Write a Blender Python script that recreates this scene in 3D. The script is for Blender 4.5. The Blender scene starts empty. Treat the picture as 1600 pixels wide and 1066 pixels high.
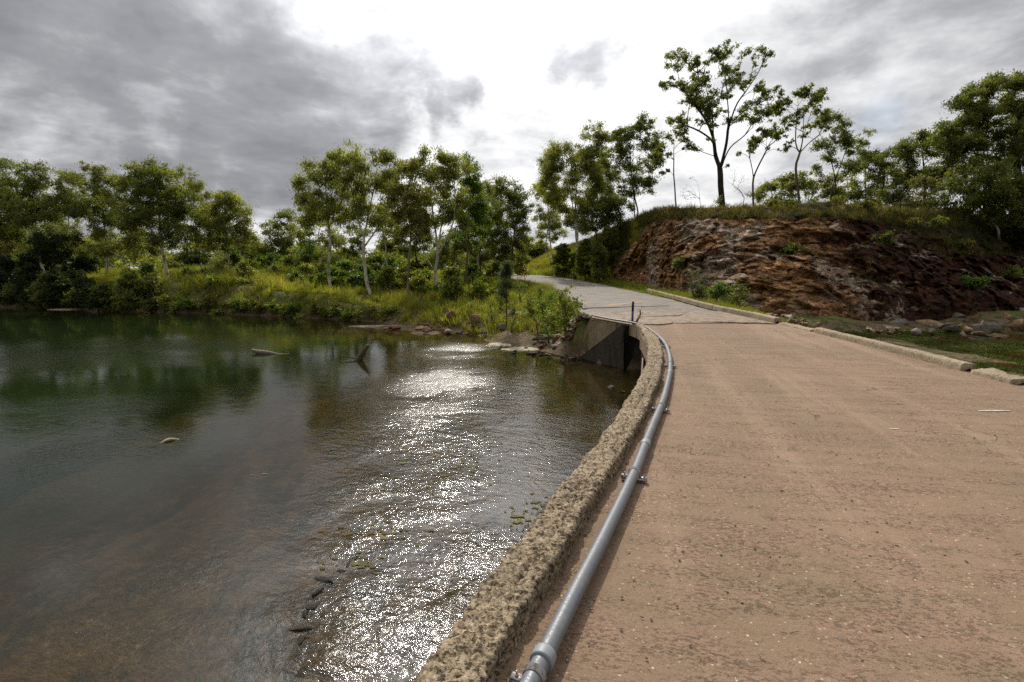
import bpy, math, random
import numpy as np
from mathutils import Vector
R = np.random.RandomState(7)
random.seed(7)
scn = bpy.context.scene
# ------------------------------------------------------------------ camera, world, sun, exposure
F, CX, CY, CZ = 800.0, 800.0, 533.0, 1.65          # photo measured at 1600 px wide
PITCH = math.atan((533 - 420) / F)
cP, sP = math.cos(PITCH), math.sin(PITCH)
cam = bpy.data.cameras.new('camera'); camo = bpy.data.objects.new('camera', cam)
scn.collection.objects.link(camo); scn.camera = camo
cam.sensor_width = 36; cam.lens = F / 1600 * 36
cam.clip_start = .05; cam.clip_end = 6000
camo.location = (0, 0, CZ); camo.rotation_euler = (math.pi / 2 - PITCH, 0, 0)
scn.render.resolution_x, scn.render.resolution_y = 1024, 682

SUN_AZ, SUN_EL = math.radians(-6), math.radians(43)       # azimuth from +Y towards +X
sd = Vector((math.sin(SUN_AZ) * math.cos(SUN_EL), math.cos(SUN_AZ) * math.cos(SUN_EL), math.sin(SUN_EL)))
sl = bpy.data.lights.new('sun', 'SUN'); sl.energy = 3.5; sl.angle = math.radians(.5); sl.color = (1, .93, .82)
slo = bpy.data.objects.new('sun', sl); scn.collection.objects.link(slo)
slo.rotation_euler = (-sd).to_track_quat('-Z', 'Y').to_euler(); slo.location = sd * 100
scn.view_settings.view_transform = 'Standard'; scn.view_settings.look = 'None'
scn.view_settings.gamma = 1; scn.view_settings.exposure = 0
scn.cycles.use_denoising = False
scn.cycles.sample_clamp_indirect = 4
scn.cycles.max_bounces = 8; scn.cycles.diffuse_bounces = 5; scn.cycles.transmission_bounces = 5; scn.cycles.transparent_max_bounces = 8
scn.cycles.caustics_reflective = False; scn.cycles.caustics_refractive = False

def ray(px, py):
    a = (px - CX) / F; b = (CY - py) / F
    return np.array([a, cP + b * sP, -sP + b * cP])
def at(px, py, z):
    d = ray(px, py); t = (z - CZ) / d[2]; return np.array([0, 0, CZ]) + d * t
def atY(px, py, Y):
    d = ray(px, py); return np.array([0, 0, CZ]) + d * (Y / d[1])

# node helper
class NT:
    def __init__(s, tree): s.t = tree; s.n = tree.nodes; s.l = tree.links
    def node(s, typ, ins=None, **kw):
        n = s.n.new(typ)
        for k, v in kw.items(): setattr(n, k, v)
        for k, v in (ins or {}).items(): s.set(n.inputs[k], v)
        return n
    def set(s, sock, v):
        if isinstance(v, bpy.types.NodeSocket): s.l.new(v, sock)
        elif isinstance(v, bpy.types.Node): s.l.new(v.outputs[0], sock)
        else:
            if sock.type == 'RGBA' and len(v) == 3: v = (*v, 1)
            sock.default_value = v
    def math(s, op, a, b=0.0, c=None, clamp=False):
        n = s.n.new('ShaderNodeMath'); n.operation = op; n.use_clamp = clamp
        s.set(n.inputs[0], a); s.set(n.inputs[1], b)
        if c is not None: s.set(n.inputs[2], c)
        return n.outputs[0]
    def vmath(s, op, a, b=None):
        n = s.n.new('ShaderNodeVectorMath'); n.operation = op
        s.set(n.inputs[0], a)
        if b is not None: s.set(n.inputs[1], b)
        return n
    def ramp(s, x, lo, hi, a=0.0, b=1.0, smooth=True):
        n = s.n.new('ShaderNodeMapRange'); n.interpolation_type = 'SMOOTHSTEP' if smooth else 'LINEAR'
        s.set(n.inputs[0], x); s.set(n.inputs[1], lo); s.set(n.inputs[2], hi); s.set(n.inputs[3], a); s.set(n.inputs[4], b)
        return n.outputs[0]
    def mix(s, f, a, b, blend='MIX'):
        n = s.n.new('ShaderNodeMix'); n.data_type = 'RGBA'; n.blend_type = blend; n.clamp_factor = True
        s.set(n.inputs[0], f); s.set(n.inputs[6], a); s.set(n.inputs[7], b)
        return n.outputs[2]
    def noise(s, vec, scale, detail=4, rough=.55, dist=0, w=None):
        n = s.n.new('ShaderNodeTexNoise')
        if vec is not None: s.set(n.inputs['Vector'], vec)
        n.inputs['Scale'].default_value = scale; n.inputs['Detail'].default_value = detail
        n.inputs['Roughness'].default_value = rough; n.inputs['Distortion'].default_value = dist
        return n.outputs[0]
    def voro(s, vec, scale, feature='F1', rnd=1.0):
        n = s.n.new('ShaderNodeTexVoronoi'); n.feature = feature
        s.set(n.inputs['Vector'], vec); n.inputs['Scale'].default_value = scale; n.inputs['Randomness'].default_value = rnd
        return n
    def mapping(s, vec, scale=(1, 1, 1), loc=(0, 0, 0), rot=(0, 0, 0)):
        n = s.n.new('ShaderNodeMapping'); s.set(n.inputs[0], vec)
        n.inputs[1].default_value = loc; n.inputs[2].default_value = rot; n.inputs[3].default_value = scale
        return n.outputs[0]
    def bump(s, h, strength=1.0, dist=.01, normal=None):
        n = s.n.new('ShaderNodeBump'); n.inputs['Strength'].default_value = strength; n.inputs['Distance'].default_value = dist
        s.set(n.inputs['Height'], h)
        if normal is not None: s.set(n.inputs['Normal'], normal)
        return n.outputs[0]

w = bpy.data.worlds.new('World'); scn.world = w; w.use_nodes = True
t = NT(w.node_tree); t.n.clear()
geo = t.node('ShaderNodeTexCoord').outputs['Generated']
dirn = t.vmath('NORMALIZE', geo).outputs[0]
sky = t.node('ShaderNodeTexSky', sky_type='NISHITA', sun_disc=False, sun_elevation=SUN_EL, sun_rotation=SUN_AZ, air_density=1.0, dust_density=2.0)
sep = t.node('ShaderNodeSeparateXYZ', {0: dirn})
zz = t.math('ADD', t.math('MAXIMUM', sep.outputs[2], 0.0), .16)
uv = t.node('ShaderNodeCombineXYZ', {0: t.math('DIVIDE', sep.outputs[0], zz), 1: t.math('DIVIDE', sep.outputs[1], zz), 2: 0.0}).outputs[0]
n1 = t.noise(t.mapping(dirn, (1, 1, 1.7), loc=(.4, 0, .2)), 3.6, 10, .58, .35)
n2 = t.noise(t.mapping(uv, loc=(7.3, 2.1, 4)), 3.2, 8, .6, .15)
n3 = t.noise(t.mapping(uv, loc=(1.3, 5.1, 9)), .55, 4, .5, 0)
wob = t.node('ShaderNodeTexNoise', {'Vector': dirn, 'Scale': 4.5, 'Detail': 6.0, 'Roughness': .6}).outputs[1]
wd = t.vmath('ADD', dirn, t.vmath('SCALE', t.vmath('SUBTRACT', wob, (.5, .5, .5)).outputs[0]).outputs[0])
wd.inputs[1].links[0].from_node.inputs['Scale'].default_value = .38
wd = wd.outputs[0]
def spot(px, py, r, amp, inner=.25):
    d = ray(px, py); d = d / np.linalg.norm(d)
    dist = t.vmath('DISTANCE', wd, tuple(d)).outputs['Value']
    return t.ramp(dist, r * inner, r, amp, 0.0)
def total(L):
    a = L[0]
    for b in L[1:]: a = t.math('ADD', a, b)
    return a
# thick grey cloud masses (towards the upper left of the view), placed by direction
def topof(L):
    a = L[0]
    for b in L[1:]: a = t.math('SMOOTH_MAX', a, b, .12)
    return a
dens = topof([spot(-60, 110, .52, .52), spot(170, 60, .36, .48), spot(250, 200, .24, .50), spot(420, 150, .30, .52), spot(570, 180, .17, .46), spot(420, 245, .16, .50),
              spot(620, 10, .24, .44), spot(690, 145, .13, .50), spot(520, -20, .24, .46), spot(680, 40, .14, .40), spot(915, 55, .13, .33), spot(1540, 30, .40, .10), spot(-350, 250, .4, .5),
              spot(-100, -200, .4, .45), spot(1900, -100, .6, .25)])
dens = t.math('SUBTRACT', dens, total([spot(20, 290, .12, .24), spot(500, 40, .10, .12), spot(225, 205, .06, .14), spot(640, 240, .08, .1)]))
nz = t.math('MULTIPLY_ADD', n1, 1.25, t.math('MULTIPLY', n2, .75))
dens = t.math('ADD', dens, t.math('MULTIPLY_ADD', nz, 1.0, -.88))
glow = t.vmath('DISTANCE', dirn, tuple(sd)).outputs['Value']
bright = t.math('MULTIPLY', t.ramp(glow, .1, 1.2, 1.45, .86), t.ramp(glow, 1.15, 1.65, 1.0, .50))
bright = t.math('ADD', bright, t.ramp(glow, .03, .50, 6.0, 0))
cr = t.node('ShaderNodeValToRGB', {0: dens})
el = cr.color_ramp.elements
el[0].position = .04; el[0].color = (1, 1, 1, 1)
el[1].position = .95; el[1].color = (.20, .205, .225, 1)
e = el.new(.26); e.color = (.72, .725, .74, 1)
e = el.new(.46); e.color = (.45, .455, .48, 1)
e = el.new(.62); e.color = (.315, .32, .34, 1)
cl = t.mix(1.0, cr.outputs[0], t.node('ShaderNodeCombineColor', {0: bright, 1: bright, 2: t.math('MULTIPLY', bright, .995)}).outputs[0], 'MULTIPLY')
bgs = t.node('ShaderNodeBackground', {0: sky.outputs[0], 1: .12})
bgc = t.node('ShaderNodeBackground', {0: cl, 1: 1.0})
cover = t.ramp(t.math('ADD', n3, t.math('MULTIPLY', t.math('ABSOLUTE', dens), .6)), .30, .44)
holes = t.math('SUBTRACT', cover, total([spot(1385, 222, .09, .42, 0), spot(470, 400, .06, .4)]), clamp=True)
ms = t.node('ShaderNodeMixShader', {0: holes, 1: bgs.outputs[0], 2: bgc.outputs[0]})
t.node('ShaderNodeOutputWorld', {0: ms.outputs[0]})

# ------------------------------------------------------------------ helpers
COL = scn.collection
def tag(o, label=None, cat=None, group=None, kind=None):
    for k, v in (('label', label), ('category', cat), ('group', group), ('kind', kind)):
        if v: o[k] = v
    return o
def link(o, parent=None):
    COL.objects.link(o)
    if parent is not None: o.parent = parent
    return o
def empty(name, loc, label, cat, group=None):
    o = bpy.data.objects.new(name, None); o.location = loc; o.empty_display_size = .1
    link(o); return tag(o, label, cat, group)
def make(name, V, Fc, mat, parent=None, col=None, smooth=False, attrs=None, origin=None):
    """V (n,3), Fc (m,k) array or list of arrays with equal k each"""
    V = np.asarray(V, dtype=np.float32)
    if parent is not None:
        V = V - np.array(parent.location, dtype=np.float32)
    elif origin is not None:
        V = V - np.asarray(origin, dtype=np.float32)
    me = bpy.data.meshes.new(name)
    Fl = Fc if isinstance(Fc, list) and np.ndim(Fc[0]) == 2 else [Fc]
    Fl = [np.asarray(f, dtype=np.int32) for f in Fl if len(f)]
    nl = sum(f.size for f in Fl); nf = sum(len(f) for f in Fl)
    me.vertices.add(len(V)); me.vertices.foreach_set('co', V.ravel())
    me.loops.add(nl); me.loops.foreach_set('vertex_index', np.concatenate([f.ravel() for f in Fl]))
    me.polygons.add(nf)
    st = []; tot = []; o = 0
    for f in Fl:
        k = f.shape[1]; st.append(o + np.arange(len(f)) * k); tot.append(np.full(len(f), k)); o += f.size
    me.polygons.foreach_set('loop_start', np.concatenate(st).astype(np.int32))
    me.polygons.foreach_set('loop_total', np.concatenate(tot).astype(np.int32))
    if smooth: me.polygons.foreach_set('use_smooth', np.ones(nf, dtype=bool))
    me.update(calc_edges=True)
    if col is not None:
        a = me.attributes.new('col', 'FLOAT_COLOR', 'POINT')
        c = np.ones((len(V), 4), dtype=np.float32); c[:, :3] = col; a.data.foreach_set('color', c.ravel())
    for k, v in (attrs or {}).items():
        a = me.attributes.new(k, 'FLOAT', 'POINT'); a.data.foreach_set('value', np.asarray(v, dtype=np.float32))
    me.materials.append(mat)
    ob = bpy.data.objects.new(name, me)
    if origin is not None and parent is None: ob.location = origin
    link(ob, parent)
    return ob
def hash3(i, j, k, s):
    h = (i * 374761393 + j * 668265263 + k * 2147483647 + s * 974711) & 0xffffffff
    h = ((h ^ (h >> 13)) * 1274126177) & 0xffffffff
    h = h ^ (h >> 16)
    return (h & 0xffff) / 65535.0
def vn(p, s=0):
    p = np.asarray(p, dtype=np.float64); i = np.floor(p).astype(np.int64); f = p - i; f = f * f * (3 - 2 * f); r = 0
    for a in (0, 1):
        for b in (0, 1):
            for c in (0, 1):
                wt = (f[:, 0] if a else 1 - f[:, 0]) * (f[:, 1] if b else 1 - f[:, 1]) * (f[:, 2] if c else 1 - f[:, 2])
                r = r + wt * hash3(i[:, 0] + a, i[:, 1] + b, i[:, 2] + c, s)
    return r
def fbm(p, s=0, o=4, g=.5):
    p = np.asarray(p, dtype=np.float64); r = 0; a = 1; tt = 0
    for k in range(o): r = r + a * vn(p * 2 ** k + k * 17.3, s + k); tt += a; a *= g
    return r / tt
def cells(p, s=0):
    p = np.asarray(p, float); i0 = np.floor(p).astype(np.int64); best = np.full(len(p), 9e9); sec = best.copy(); val = np.zeros(len(p))
    for a in (-1, 0, 1):
        for b in (-1, 0, 1):
            for c in (-1, 0, 1):
                i = i0 + [a, b, c]; q = i + np.stack([hash3(i[:, 0], i[:, 1], i[:, 2], s + k) for k in (0, 1, 2)], 1)
                d = ((p - q) ** 2).sum(1); v = hash3(i[:, 0], i[:, 1], i[:, 2], s + 5); nb = d < best
                sec = np.where(nb, best, np.minimum(sec, d)); val = np.where(nb, v, val); best = np.where(nb, d, best)
    return val, np.sqrt(sec) - np.sqrt(best)
def xy1(x, y, sc=1.0): return np.stack([x * sc, y * sc, np.zeros_like(x)], 1)
def sst(x, a, b): t_ = np.clip((x - a) / (b - a), 0, 1); return t_ * t_ * (3 - 2 * t_)
def grid_faces(nr, nc, wrap=False):
    r = np.arange(nr - 1)[:, None]; c = np.arange(nc if wrap else nc - 1)[None, :]; c2 = (c + 1) % nc
    return np.stack([r * nc + c, r * nc + c2, (r + 1) * nc + c2, (r + 1) * nc + c], -1).reshape(-1, 4)
def resample(P, n=None, step=None):
    P = np.asarray(P, float)
    # catmull-rom densify then resample uniformly
    Q = []
    for i in range(len(P) - 1):
        p0 = P[max(i - 1, 0)]; p1 = P[i]; p2 = P[i + 1]; p3 = P[min(i + 2, len(P) - 1)]
        for u in np.linspace(0, 1, 16, endpoint=False):
            Q.append(.5 * ((2 * p1) + (-p0 + p2) * u + (2 * p0 - 5 * p1 + 4 * p2 - p3) * u * u + (-p0 + 3 * p1 - 3 * p2 + p3) * u ** 3))
    Q.append(P[-1]); Q = np.array(Q)
    d = np.r_[0, np.cumsum(np.linalg.norm(np.diff(Q, axis=0), axis=1))]
    if n is None: n = max(2, int(d[-1] / step) + 1)
    s_ = np.linspace(0, d[-1], n)
    return np.stack([np.interp(s_, d, Q[:, k]) for k in range(Q.shape[1])], 1)
def tube(P, r, k=8, cap=True):
    P = np.asarray(P, float); n = len(P); r = np.broadcast_to(np.asarray(r, float), (n,))
    T = np.gradient(P, axis=0); T /= np.linalg.norm(T, axis=1)[:, None] + 1e-9
    up = np.array([.37, .21, .9]) if abs(T[0][2]) < .9 else np.array([1, .2, .1])
    V = []; A = np.cross(T[0], up); A /= np.linalg.norm(A)
    ang = np.arange(k) * 2 * np.pi / k
    for i in range(n):
        A = A - T[i] * A.dot(T[i]); A /= np.linalg.norm(A) + 1e-9; B = np.cross(T[i], A)
        V.append(P[i] + r[i] * (np.cos(ang)[:, None] * A + np.sin(ang)[:, None] * B))
    V = np.concatenate(V); Fq = grid_faces(n, k, True)
    if cap:
        V = np.concatenate([V, P[:1], P[-1:]]); c0 = len(V) - 2; c1 = c0 + 1
        a = np.arange(k); b = (a + 1) % k; o = (n - 1) * k
        tri = np.concatenate([np.stack([b, a, np.full(k, c0)], 1), np.stack([o + a, o + b, np.full(k, c1)], 1)])
        return V, Fq, tri
    return V, Fq, np.zeros((0, 3), int)
class Acc:
    def __init__(s): s.V = []; s.Q = []; s.T = []; s.C = []; s.n = 0
    def add(s, V, Q=None, T=None, C=None):
        V = np.asarray(V, float); s.V.append(V)
        if Q is not None and len(Q): s.Q.append(np.asarray(Q) + s.n)
        if T is not None and len(T): s.T.append(np.asarray(T) + s.n)
        if C is not None: s.C.append(np.broadcast_to(np.asarray(C, float), (len(V), 3)))
        s.n += len(V); return s
    def tube(s, P, r, k=8, C=None):
        V, Q, T = tube(P, r, k); return s.add(V, Q, T, C)
    def box(s, c, d, rz=0, C=None):
        V = np.array([[x, y, z] for x in (-.5, .5) for y in (-.5, .5) for z in (-.5, .5)]) * np.array(d)
        ca, sa = math.cos(rz), math.sin(rz)
        V = np.stack([V[:, 0] * ca - V[:, 1] * sa, V[:, 0] * sa + V[:, 1] * ca, V[:, 2]], 1) + np.array(c)
        Q = np.array([[0, 1, 3, 2], [4, 6, 7, 5], [0, 4, 5, 1], [2, 3, 7, 6], [0, 2, 6, 4], [1, 5, 7, 3]])
        return s.add(V, Q, None, C)
    def build(s, name, mat, parent=None, smooth=False, origin=None):
        V = np.concatenate(s.V); L = []
        if s.Q: L.append(np.concatenate(s.Q))
        if s.T: L.append(np.concatenate(s.T))
        return make(name, V, L, mat, parent, np.concatenate(s.C) if s.C else None, smooth, origin=origin)

# ------------------------------------------------------------------ materials
M = {}
def mat(name, rough=.8, spec=.3):
    m = bpy.data.materials.new(name); m.use_nodes = True; tt = NT(m.node_tree); tt.n.clear()
    bs = tt.node('ShaderNodeBsdfPrincipled', {'Roughness': rough}); bs.inputs['Specular IOR Level'].default_value = spec
    out = tt.node('ShaderNodeOutputMaterial', {0: bs.outputs[0]}); M[name] = m
    return m, tt, bs, out
def pos(tt): return tt.node('ShaderNodeNewGeometry').outputs['Position']
def attr(tt, name='col', out=0): return tt.node('ShaderNodeAttribute', attribute_name=name).outputs[out]

def concrete(name, base, dark, scale=1.0, pits=True, bumpd=.006, stain=.5, streak=False):
    m, tt, bs, _ = mat(name, .9, .15); p = pos(tt)
    a = tt.noise(p, 1.3 * scale, 6, .6); b = tt.noise(p, 14 * scale, 6, .65); c = tt.noise(p, 90 * scale, 3, .6)
    col_ = tt.mix(tt.ramp(a, .35, .68), base, tuple(x * .72 for x in base))
    col_ = tt.mix(tt.math('MULTIPLY', tt.ramp(b, .5, .72), stain), col_, dark)
    v = tt.voro(p, 60 * scale); vs = tt.node('ShaderNodeSeparateColor', {0: v.outputs['Color']}).outputs[0]
    col_ = tt.mix(tt.math('MULTIPLY', tt.ramp(vs, .86, .9), .5), col_, tuple(min(1, x * 1.5) for x in base))
    col_ = tt.mix(tt.math('MULTIPLY', tt.ramp(vs, .12, .06), .6), col_, tuple(x * .6 for x in dark))
    if streak:
        st = tt.noise(tt.mapping(p, (1, 1, .08)), 6, 5, .6)
        col_ = tt.mix(tt.ramp(st, .48, .66, 0, .75), col_, dark)
    tt.set(bs.inputs['Base Color'], col_)
    h = tt.math('ADD', tt.math('MULTIPLY', b, 1.0), tt.math('MULTIPLY', c, .45))
    if pits: h = tt.math('SUBTRACT', h, tt.math('MULTIPLY', tt.ramp(tt.noise(p, 38 * scale, 3), .6, .75), .8))
    tt.set(bs.inputs['Normal'], tt.bump(h, 1.0, bumpd))
    return m

# ---- deck: worn pinkish exposed aggregate
m, tt, bs, _ = mat('deck', .88, .2); p = pos(tt)
big = tt.noise(p, .45, 5, .6); mid = tt.noise(p, 2.6, 6, .62); fine = tt.noise(p, 48, 4, .65); grit = tt.noise(p, 150, 2, .6)
rot = tt.mapping(p, (1, 1, 1), rot=(0, 0, math.radians(12)))
stre = tt.noise(tt.mapping(rot, (.35, 3.2, 1)), 1.6, 5, .62)
c_ = tt.mix(tt.ramp(big, .36, .66), (.226, .149, .099), (.184, .127, .080))
c_ = tt.mix(tt.ramp(mid, .42, .72, 0, .55), c_, (.262, .158, .115))
c_ = tt.mix(tt.ramp(stre, .50, .74, 0, .55), c_, (.17, .125, .078))
crust = tt.math('MULTIPLY', tt.ramp(tt.noise(tt.mapping(rot, (.7, 1.35, 1)), 46, 6, .74), .52, .60), tt.ramp(tt.math('ADD', tt.math('MULTIPLY', stre, .6), tt.math('MULTIPLY', mid, .5)), .46, .66))
c_ = tt.mix(tt.math('MULTIPLY', crust, .55), c_, (.085, .065, .04))
c_ = tt.mix(tt.ramp(fine, .56, .70, 0, .55), c_, (.11, .078, .052))
c_ = tt.mix(tt.ramp(tt.noise(tt.mapping(rot, (.8, 1.3, 1)), 105, 3, .6), .60, .68, 0, .55), c_, (.07, .052, .036))
c_ = tt.mix(tt.ramp(grit, .60, .74, 0, .6), c_, (.46, .33, .21))
v = tt.voro(p, 36); vc = tt.node('ShaderNodeSeparateColor', {0: v.outputs['Color']})
stone = tt.math('MULTIPLY', tt.ramp(v.outputs['Distance'], .40, .32), tt.ramp(vc.outputs[0], .935, .945))
c_ = tt.mix(stone, c_, tt.mix(vc.outputs[1], (.36, .27, .17), (.15, .13, .11)))
v2 = tt.voro(p, 75); vc2 = tt.node('ShaderNodeSeparateColor', {0: v2.outputs['Color']})
c_ = tt.mix(tt.math('MULTIPLY', tt.ramp(v2.outputs['Distance'], .45, .35), tt.ramp(vc2.outputs[0], .955, .965)), c_, tt.mix(vc2.outputs[1], (.58, .47, .33), (.05, .045, .04)))
dv = tt.voro(tt.vmath('ADD', p, tt.vmath('SCALE', tt.node('ShaderNodeTexNoise', {'Vector': p, 'Scale': 2.5, 'Detail': 5.0}).outputs[1]).outputs[0]).outputs[0], .55, 'DISTANCE_TO_EDGE')
crk = tt.math('MULTIPLY', tt.ramp(dv.outputs[0], .006, .001), tt.ramp(tt.noise(p, .8, 2), .50, .58))
c_ = tt.mix(tt.math('MULTIPLY', crk, .8), c_, (.05, .035, .025))
trk = tt.noise(tt.mapping(rot, (1.5, .10, 1), loc=(3, 0, 0)), 1.0, 4, .6)
c_ = tt.mix(tt.ramp(trk, .52, .64, 0, .30), c_, (.34, .235, .165)); c_ = tt.mix(tt.ramp(trk, .46, .36, 0, .35), c_, (.17, .118, .075))
tt.set(bs.inputs['Base Color'], c_)
h = tt.math('ADD', tt.math('MULTIPLY', fine, .9), tt.math('MULTIPLY', grit, .5))
h = tt.math('ADD', h, tt.math('MULTIPLY', crust, .9)); h = tt.math('ADD', h, tt.math('MULTIPLY', stone, .5)); h = tt.math('SUBTRACT', h, tt.math('MULTIPLY', crk, 1.5))
tt.set(bs.inputs['Normal'], tt.bump(tt.math('ADD', h, tt.math('MULTIPLY', tt.noise(p, 9, 4), 1.5)), .8, .006))

# ---- asphalt
def asphalt(name, base, brown):
    m, tt, bs, _ = mat(name, .85, .25); p = pos(tt)
    a = tt.noise(p, .9, 6, .62); b = tt.noise(p, 60, 3, .6); s_ = tt.noise(tt.mapping(p, (.5, 2, 1)), 2.4, 5, .6)
    c_ = tt.mix(tt.ramp(a, .38, .66), base, tuple(x * .62 for x in base))
    c_ = tt.mix(tt.ramp(s_, .44, .62, 0, .75), c_, brown)
    yv = tt.node('ShaderNodeSeparateXYZ', {0: p}).outputs[1]; a4 = tt.noise(p, 1.7, 6, .65)
    c_ = tt.mix(tt.ramp(tt.math('ADD', tt.ramp(yv, 15.5, 21, .42, 0), a4), .56, .72, 0, .85), c_, (.27, .19, .128))
    c_ = tt.mix(tt.ramp(tt.math('ADD', tt.ramp(yv, 15.5, 30, .12, 0), tt.noise(p, 4.5, 6, .7)), .60, .68, 0, .7), c_, (.075, .058, .042))
    c_ = tt.mix(tt.ramp(b, .45, .7, 0, .4), c_, tuple(x * 1.7 for x in base))
    tt.set(bs.inputs['Base Color'], c_); tt.set(bs.inputs['Normal'], tt.bump(b, 1, .006))
asphalt('asphalt', (.165, .150, .138), (.235, .178, .13)); asphalt('patch_asphalt', (.155, .13, .108), (.25, .18, .125))
m = concrete('kerb_rough', (.35, .275, .185), (.10, .070, .042), 1.6, True, .014, .8)
tt = NT(m.node_tree); bs = [n for n in tt.n if n.type == 'BSDF_PRINCIPLED'][0]; p = pos(tt); c0_ = bs.inputs['Base Color'].links[0].from_socket
q1 = tt.noise(p, 34, 5, .7); q2 = tt.noise(tt.mapping(p, loc=(3, 1, 7)), 11, 5, .7)
c0_ = tt.mix(tt.math('MULTIPLY', tt.ramp(q1, .53, .64), .85), c0_, (.055, .038, .022)); c0_ = tt.mix(tt.ramp(q2, .56, .70, 0, .7), c0_, (.47, .395, .28)); c0_ = tt.mix(tt.ramp(q2, .44, .32, 0, .6), c0_, (.20, .12, .05))
tt.set(bs.inputs['Base Color'], c0_); nn0 = bs.inputs['Normal'].links[0].from_socket; tt.set(bs.inputs['Normal'], tt.bump(tt.math('SUBTRACT', 1, tt.ramp(q1, .50, .66)), 1, .010, nn0))
concrete('kerb_concrete', (.32, .255, .175), (.12, .095, .06), .8, True, .006, .7)
concrete('fascia', (.34, .26, .165), (.13, .10, .065), .6, True, .006, .6, True)
concrete('wall_dark', (.085, .072, .058), (.035, .03, .024), .5, True, .008, .6, True)
concrete('apron', (.27, .205, .125), (.09, .065, .04), .6, True, .008, .7, True)

m, tt, bs, _ = mat('pvc', .32, .5); p = pos(tt)
tt.set(bs.inputs['Base Color'], tt.mix(tt.ramp(tt.noise(p, 30, 5, .7), .45, .75, 0, .6), (.125, .136, .155), (.085, .082, .078)))
tt.set(bs.inputs['Base Color'], tt.mix(tt.ramp(tt.noise(p, 6, 7, .75), .52, .66, 0, .55), bs.inputs['Base Color'].links[0].from_socket, (.22, .175, .13)))
tt.set(bs.inputs['Roughness'], tt.ramp(tt.noise(p, 90, 3), .3, .7, .36, .6))
m, tt, bs, _ = mat('coupling', .5, .4); tt.set(bs.inputs['Base Color'], (.21, .23, .25))
m, tt, bs, _ = mat('galvanised', .45, .5); bs.inputs['Metallic'].default_value = .7; tt.set(bs.inputs['Base Color'], tt.mix(tt.ramp(tt.noise(pos(tt), 60, 4), .45, .65), (.42, .42, .42), (.26, .22, .18)))
m, tt, bs, _ = mat('post_black', .6, .4); tt.set(bs.inputs['Base Color'], (.012, .012, .016))
m, tt, bs, _ = mat('post_blue', .5, .4); tt.set(bs.inputs['Base Color'], (.03, .07, .22))
m, tt, bs, _ = mat('rust', .8, .2); tt.set(bs.inputs['Base Color'], tt.mix(tt.noise(pos(tt), 25, 4), (.16, .08, .04), (.30, .22, .14)))
m, tt, bs, _ = mat('paint', .8, .2); tt.set(bs.inputs['Base Color'], tt.mix(tt.ramp(tt.noise(pos(tt), 9, 5), .45, .55), (.36, .24, .10), (.22, .17, .12)))
m, tt, bs, _ = mat('white_mark', .8, .2); tt.set(bs.inputs['Base Color'], tt.mix(tt.ramp(tt.noise(pos(tt), 30, 5), .45, .65), (.46, .42, .40), (.28, .19, .13)))

def vcol(name, rough=.85, transl=0.0, spec=.2, bumps=None, var=0.0):
    m, tt, bs, out = mat(name, rough, spec); c_ = attr(tt); p = pos(tt)
    if var: c_ = tt.mix(1.0, c_, tt.node('ShaderNodeCombineColor', {i: tt.ramp(tt.noise(p, var, 5, .65), .3, .72, 1.35, .5) for i in (0, 1, 2)}).outputs[0], 'MULTIPLY')
    tt.set(bs.inputs['Base Color'], c_)
    if bumps:
        tt.set(bs.inputs['Normal'], tt.bump(tt.noise(p, bumps[0], 5, .65), 1, bumps[1]))
    if transl:
        tr = tt.node('ShaderNodeBsdfTranslucent', {0: tt.mix(1.0, c_, (1.5, 1.45, .55), 'MULTIPLY')})
        ms_ = tt.node('ShaderNodeMixShader', {0: transl, 1: bs.outputs[0], 2: tr.outputs[0]})
        tt.set(out.inputs[0], ms_.outputs[0])
vcol('leaf', .5, .55, .35); vcol('grass', .7, .45, .2); vcol('rock', .85, 0, .2, (14, .03), 7.0); vcol('litter', .8, .2, .2)
vcol('drift', .8, 0, .2, (30, .01), 20.0)

def bark(name, a, b, c, sc):
    m, tt, bs, _ = mat(name, .85, .15); p = pos(tt)
    n_ = tt.noise(tt.mapping(p, (1, 1, .22)), sc, 5, .6)
    tt.set(bs.inputs['Base Color'], tt.mix(tt.ramp(tt.noise(p, 1.6, 4), .52, .64), tt.mix(tt.ramp(n_, .38, .66), a, b), c))
    tt.set(bs.inputs['Normal'], tt.bump(n_, 1, .03))
bark('bark_white', (.60, .55, .48), (.40, .35, .29), (.26, .20, .15), 5)
bark('bark_brown', (.17, .12, .085), (.10, .07, .05), (.22, .17, .13), 9)
bark('bark_dark', (.045, .034, .027), (.024, .019, .015), (.06, .045, .035), 14)

# ---- ground sheet
m, tt, bs, _ = mat('ground', .95, .1); p = pos(tt); sp = tt.node('ShaderNodeSeparateXYZ', {0: p})
z_ = sp.outputs[2]
a = tt.noise(p, .5, 6, .62); b = tt.noise(p, 5, 6, .65)
gr = tt.mix(tt.ramp(a, .35, .65), (.11, .125, .03), (.17, .165, .05)); gr = tt.mix(tt.ramp(b, .4, .7), gr, (.06, .055, .025))
mud = tt.mix(tt.ramp(b, .35, .65), (.085, .06, .036), (.17, .12, .075)); mud = tt.mix(tt.ramp(a, .45, .6, 0, .5), mud, (.05, .045, .02))
bed = tt.mix(tt.ramp(tt.noise(tt.mapping(p, (1.6, .6, 1), rot=(0, 0, .5)), 1.3, 6, .65), .38, .66), (.150, .088, .038), (.050, .040, .017))
bed = tt.mix(tt.ramp(b, .45, .7), bed, (.20, .13, .065))
zn = tt.math('ADD', z_, tt.math('MULTIPLY_ADD', b, .5, -.25))
c_ = tt.mix(tt.ramp(zn, -1.1, -.65), mud, gr)
c_ = tt.mix(tt.ramp(z_, -1.42, -1.36), bed, c_)
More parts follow.
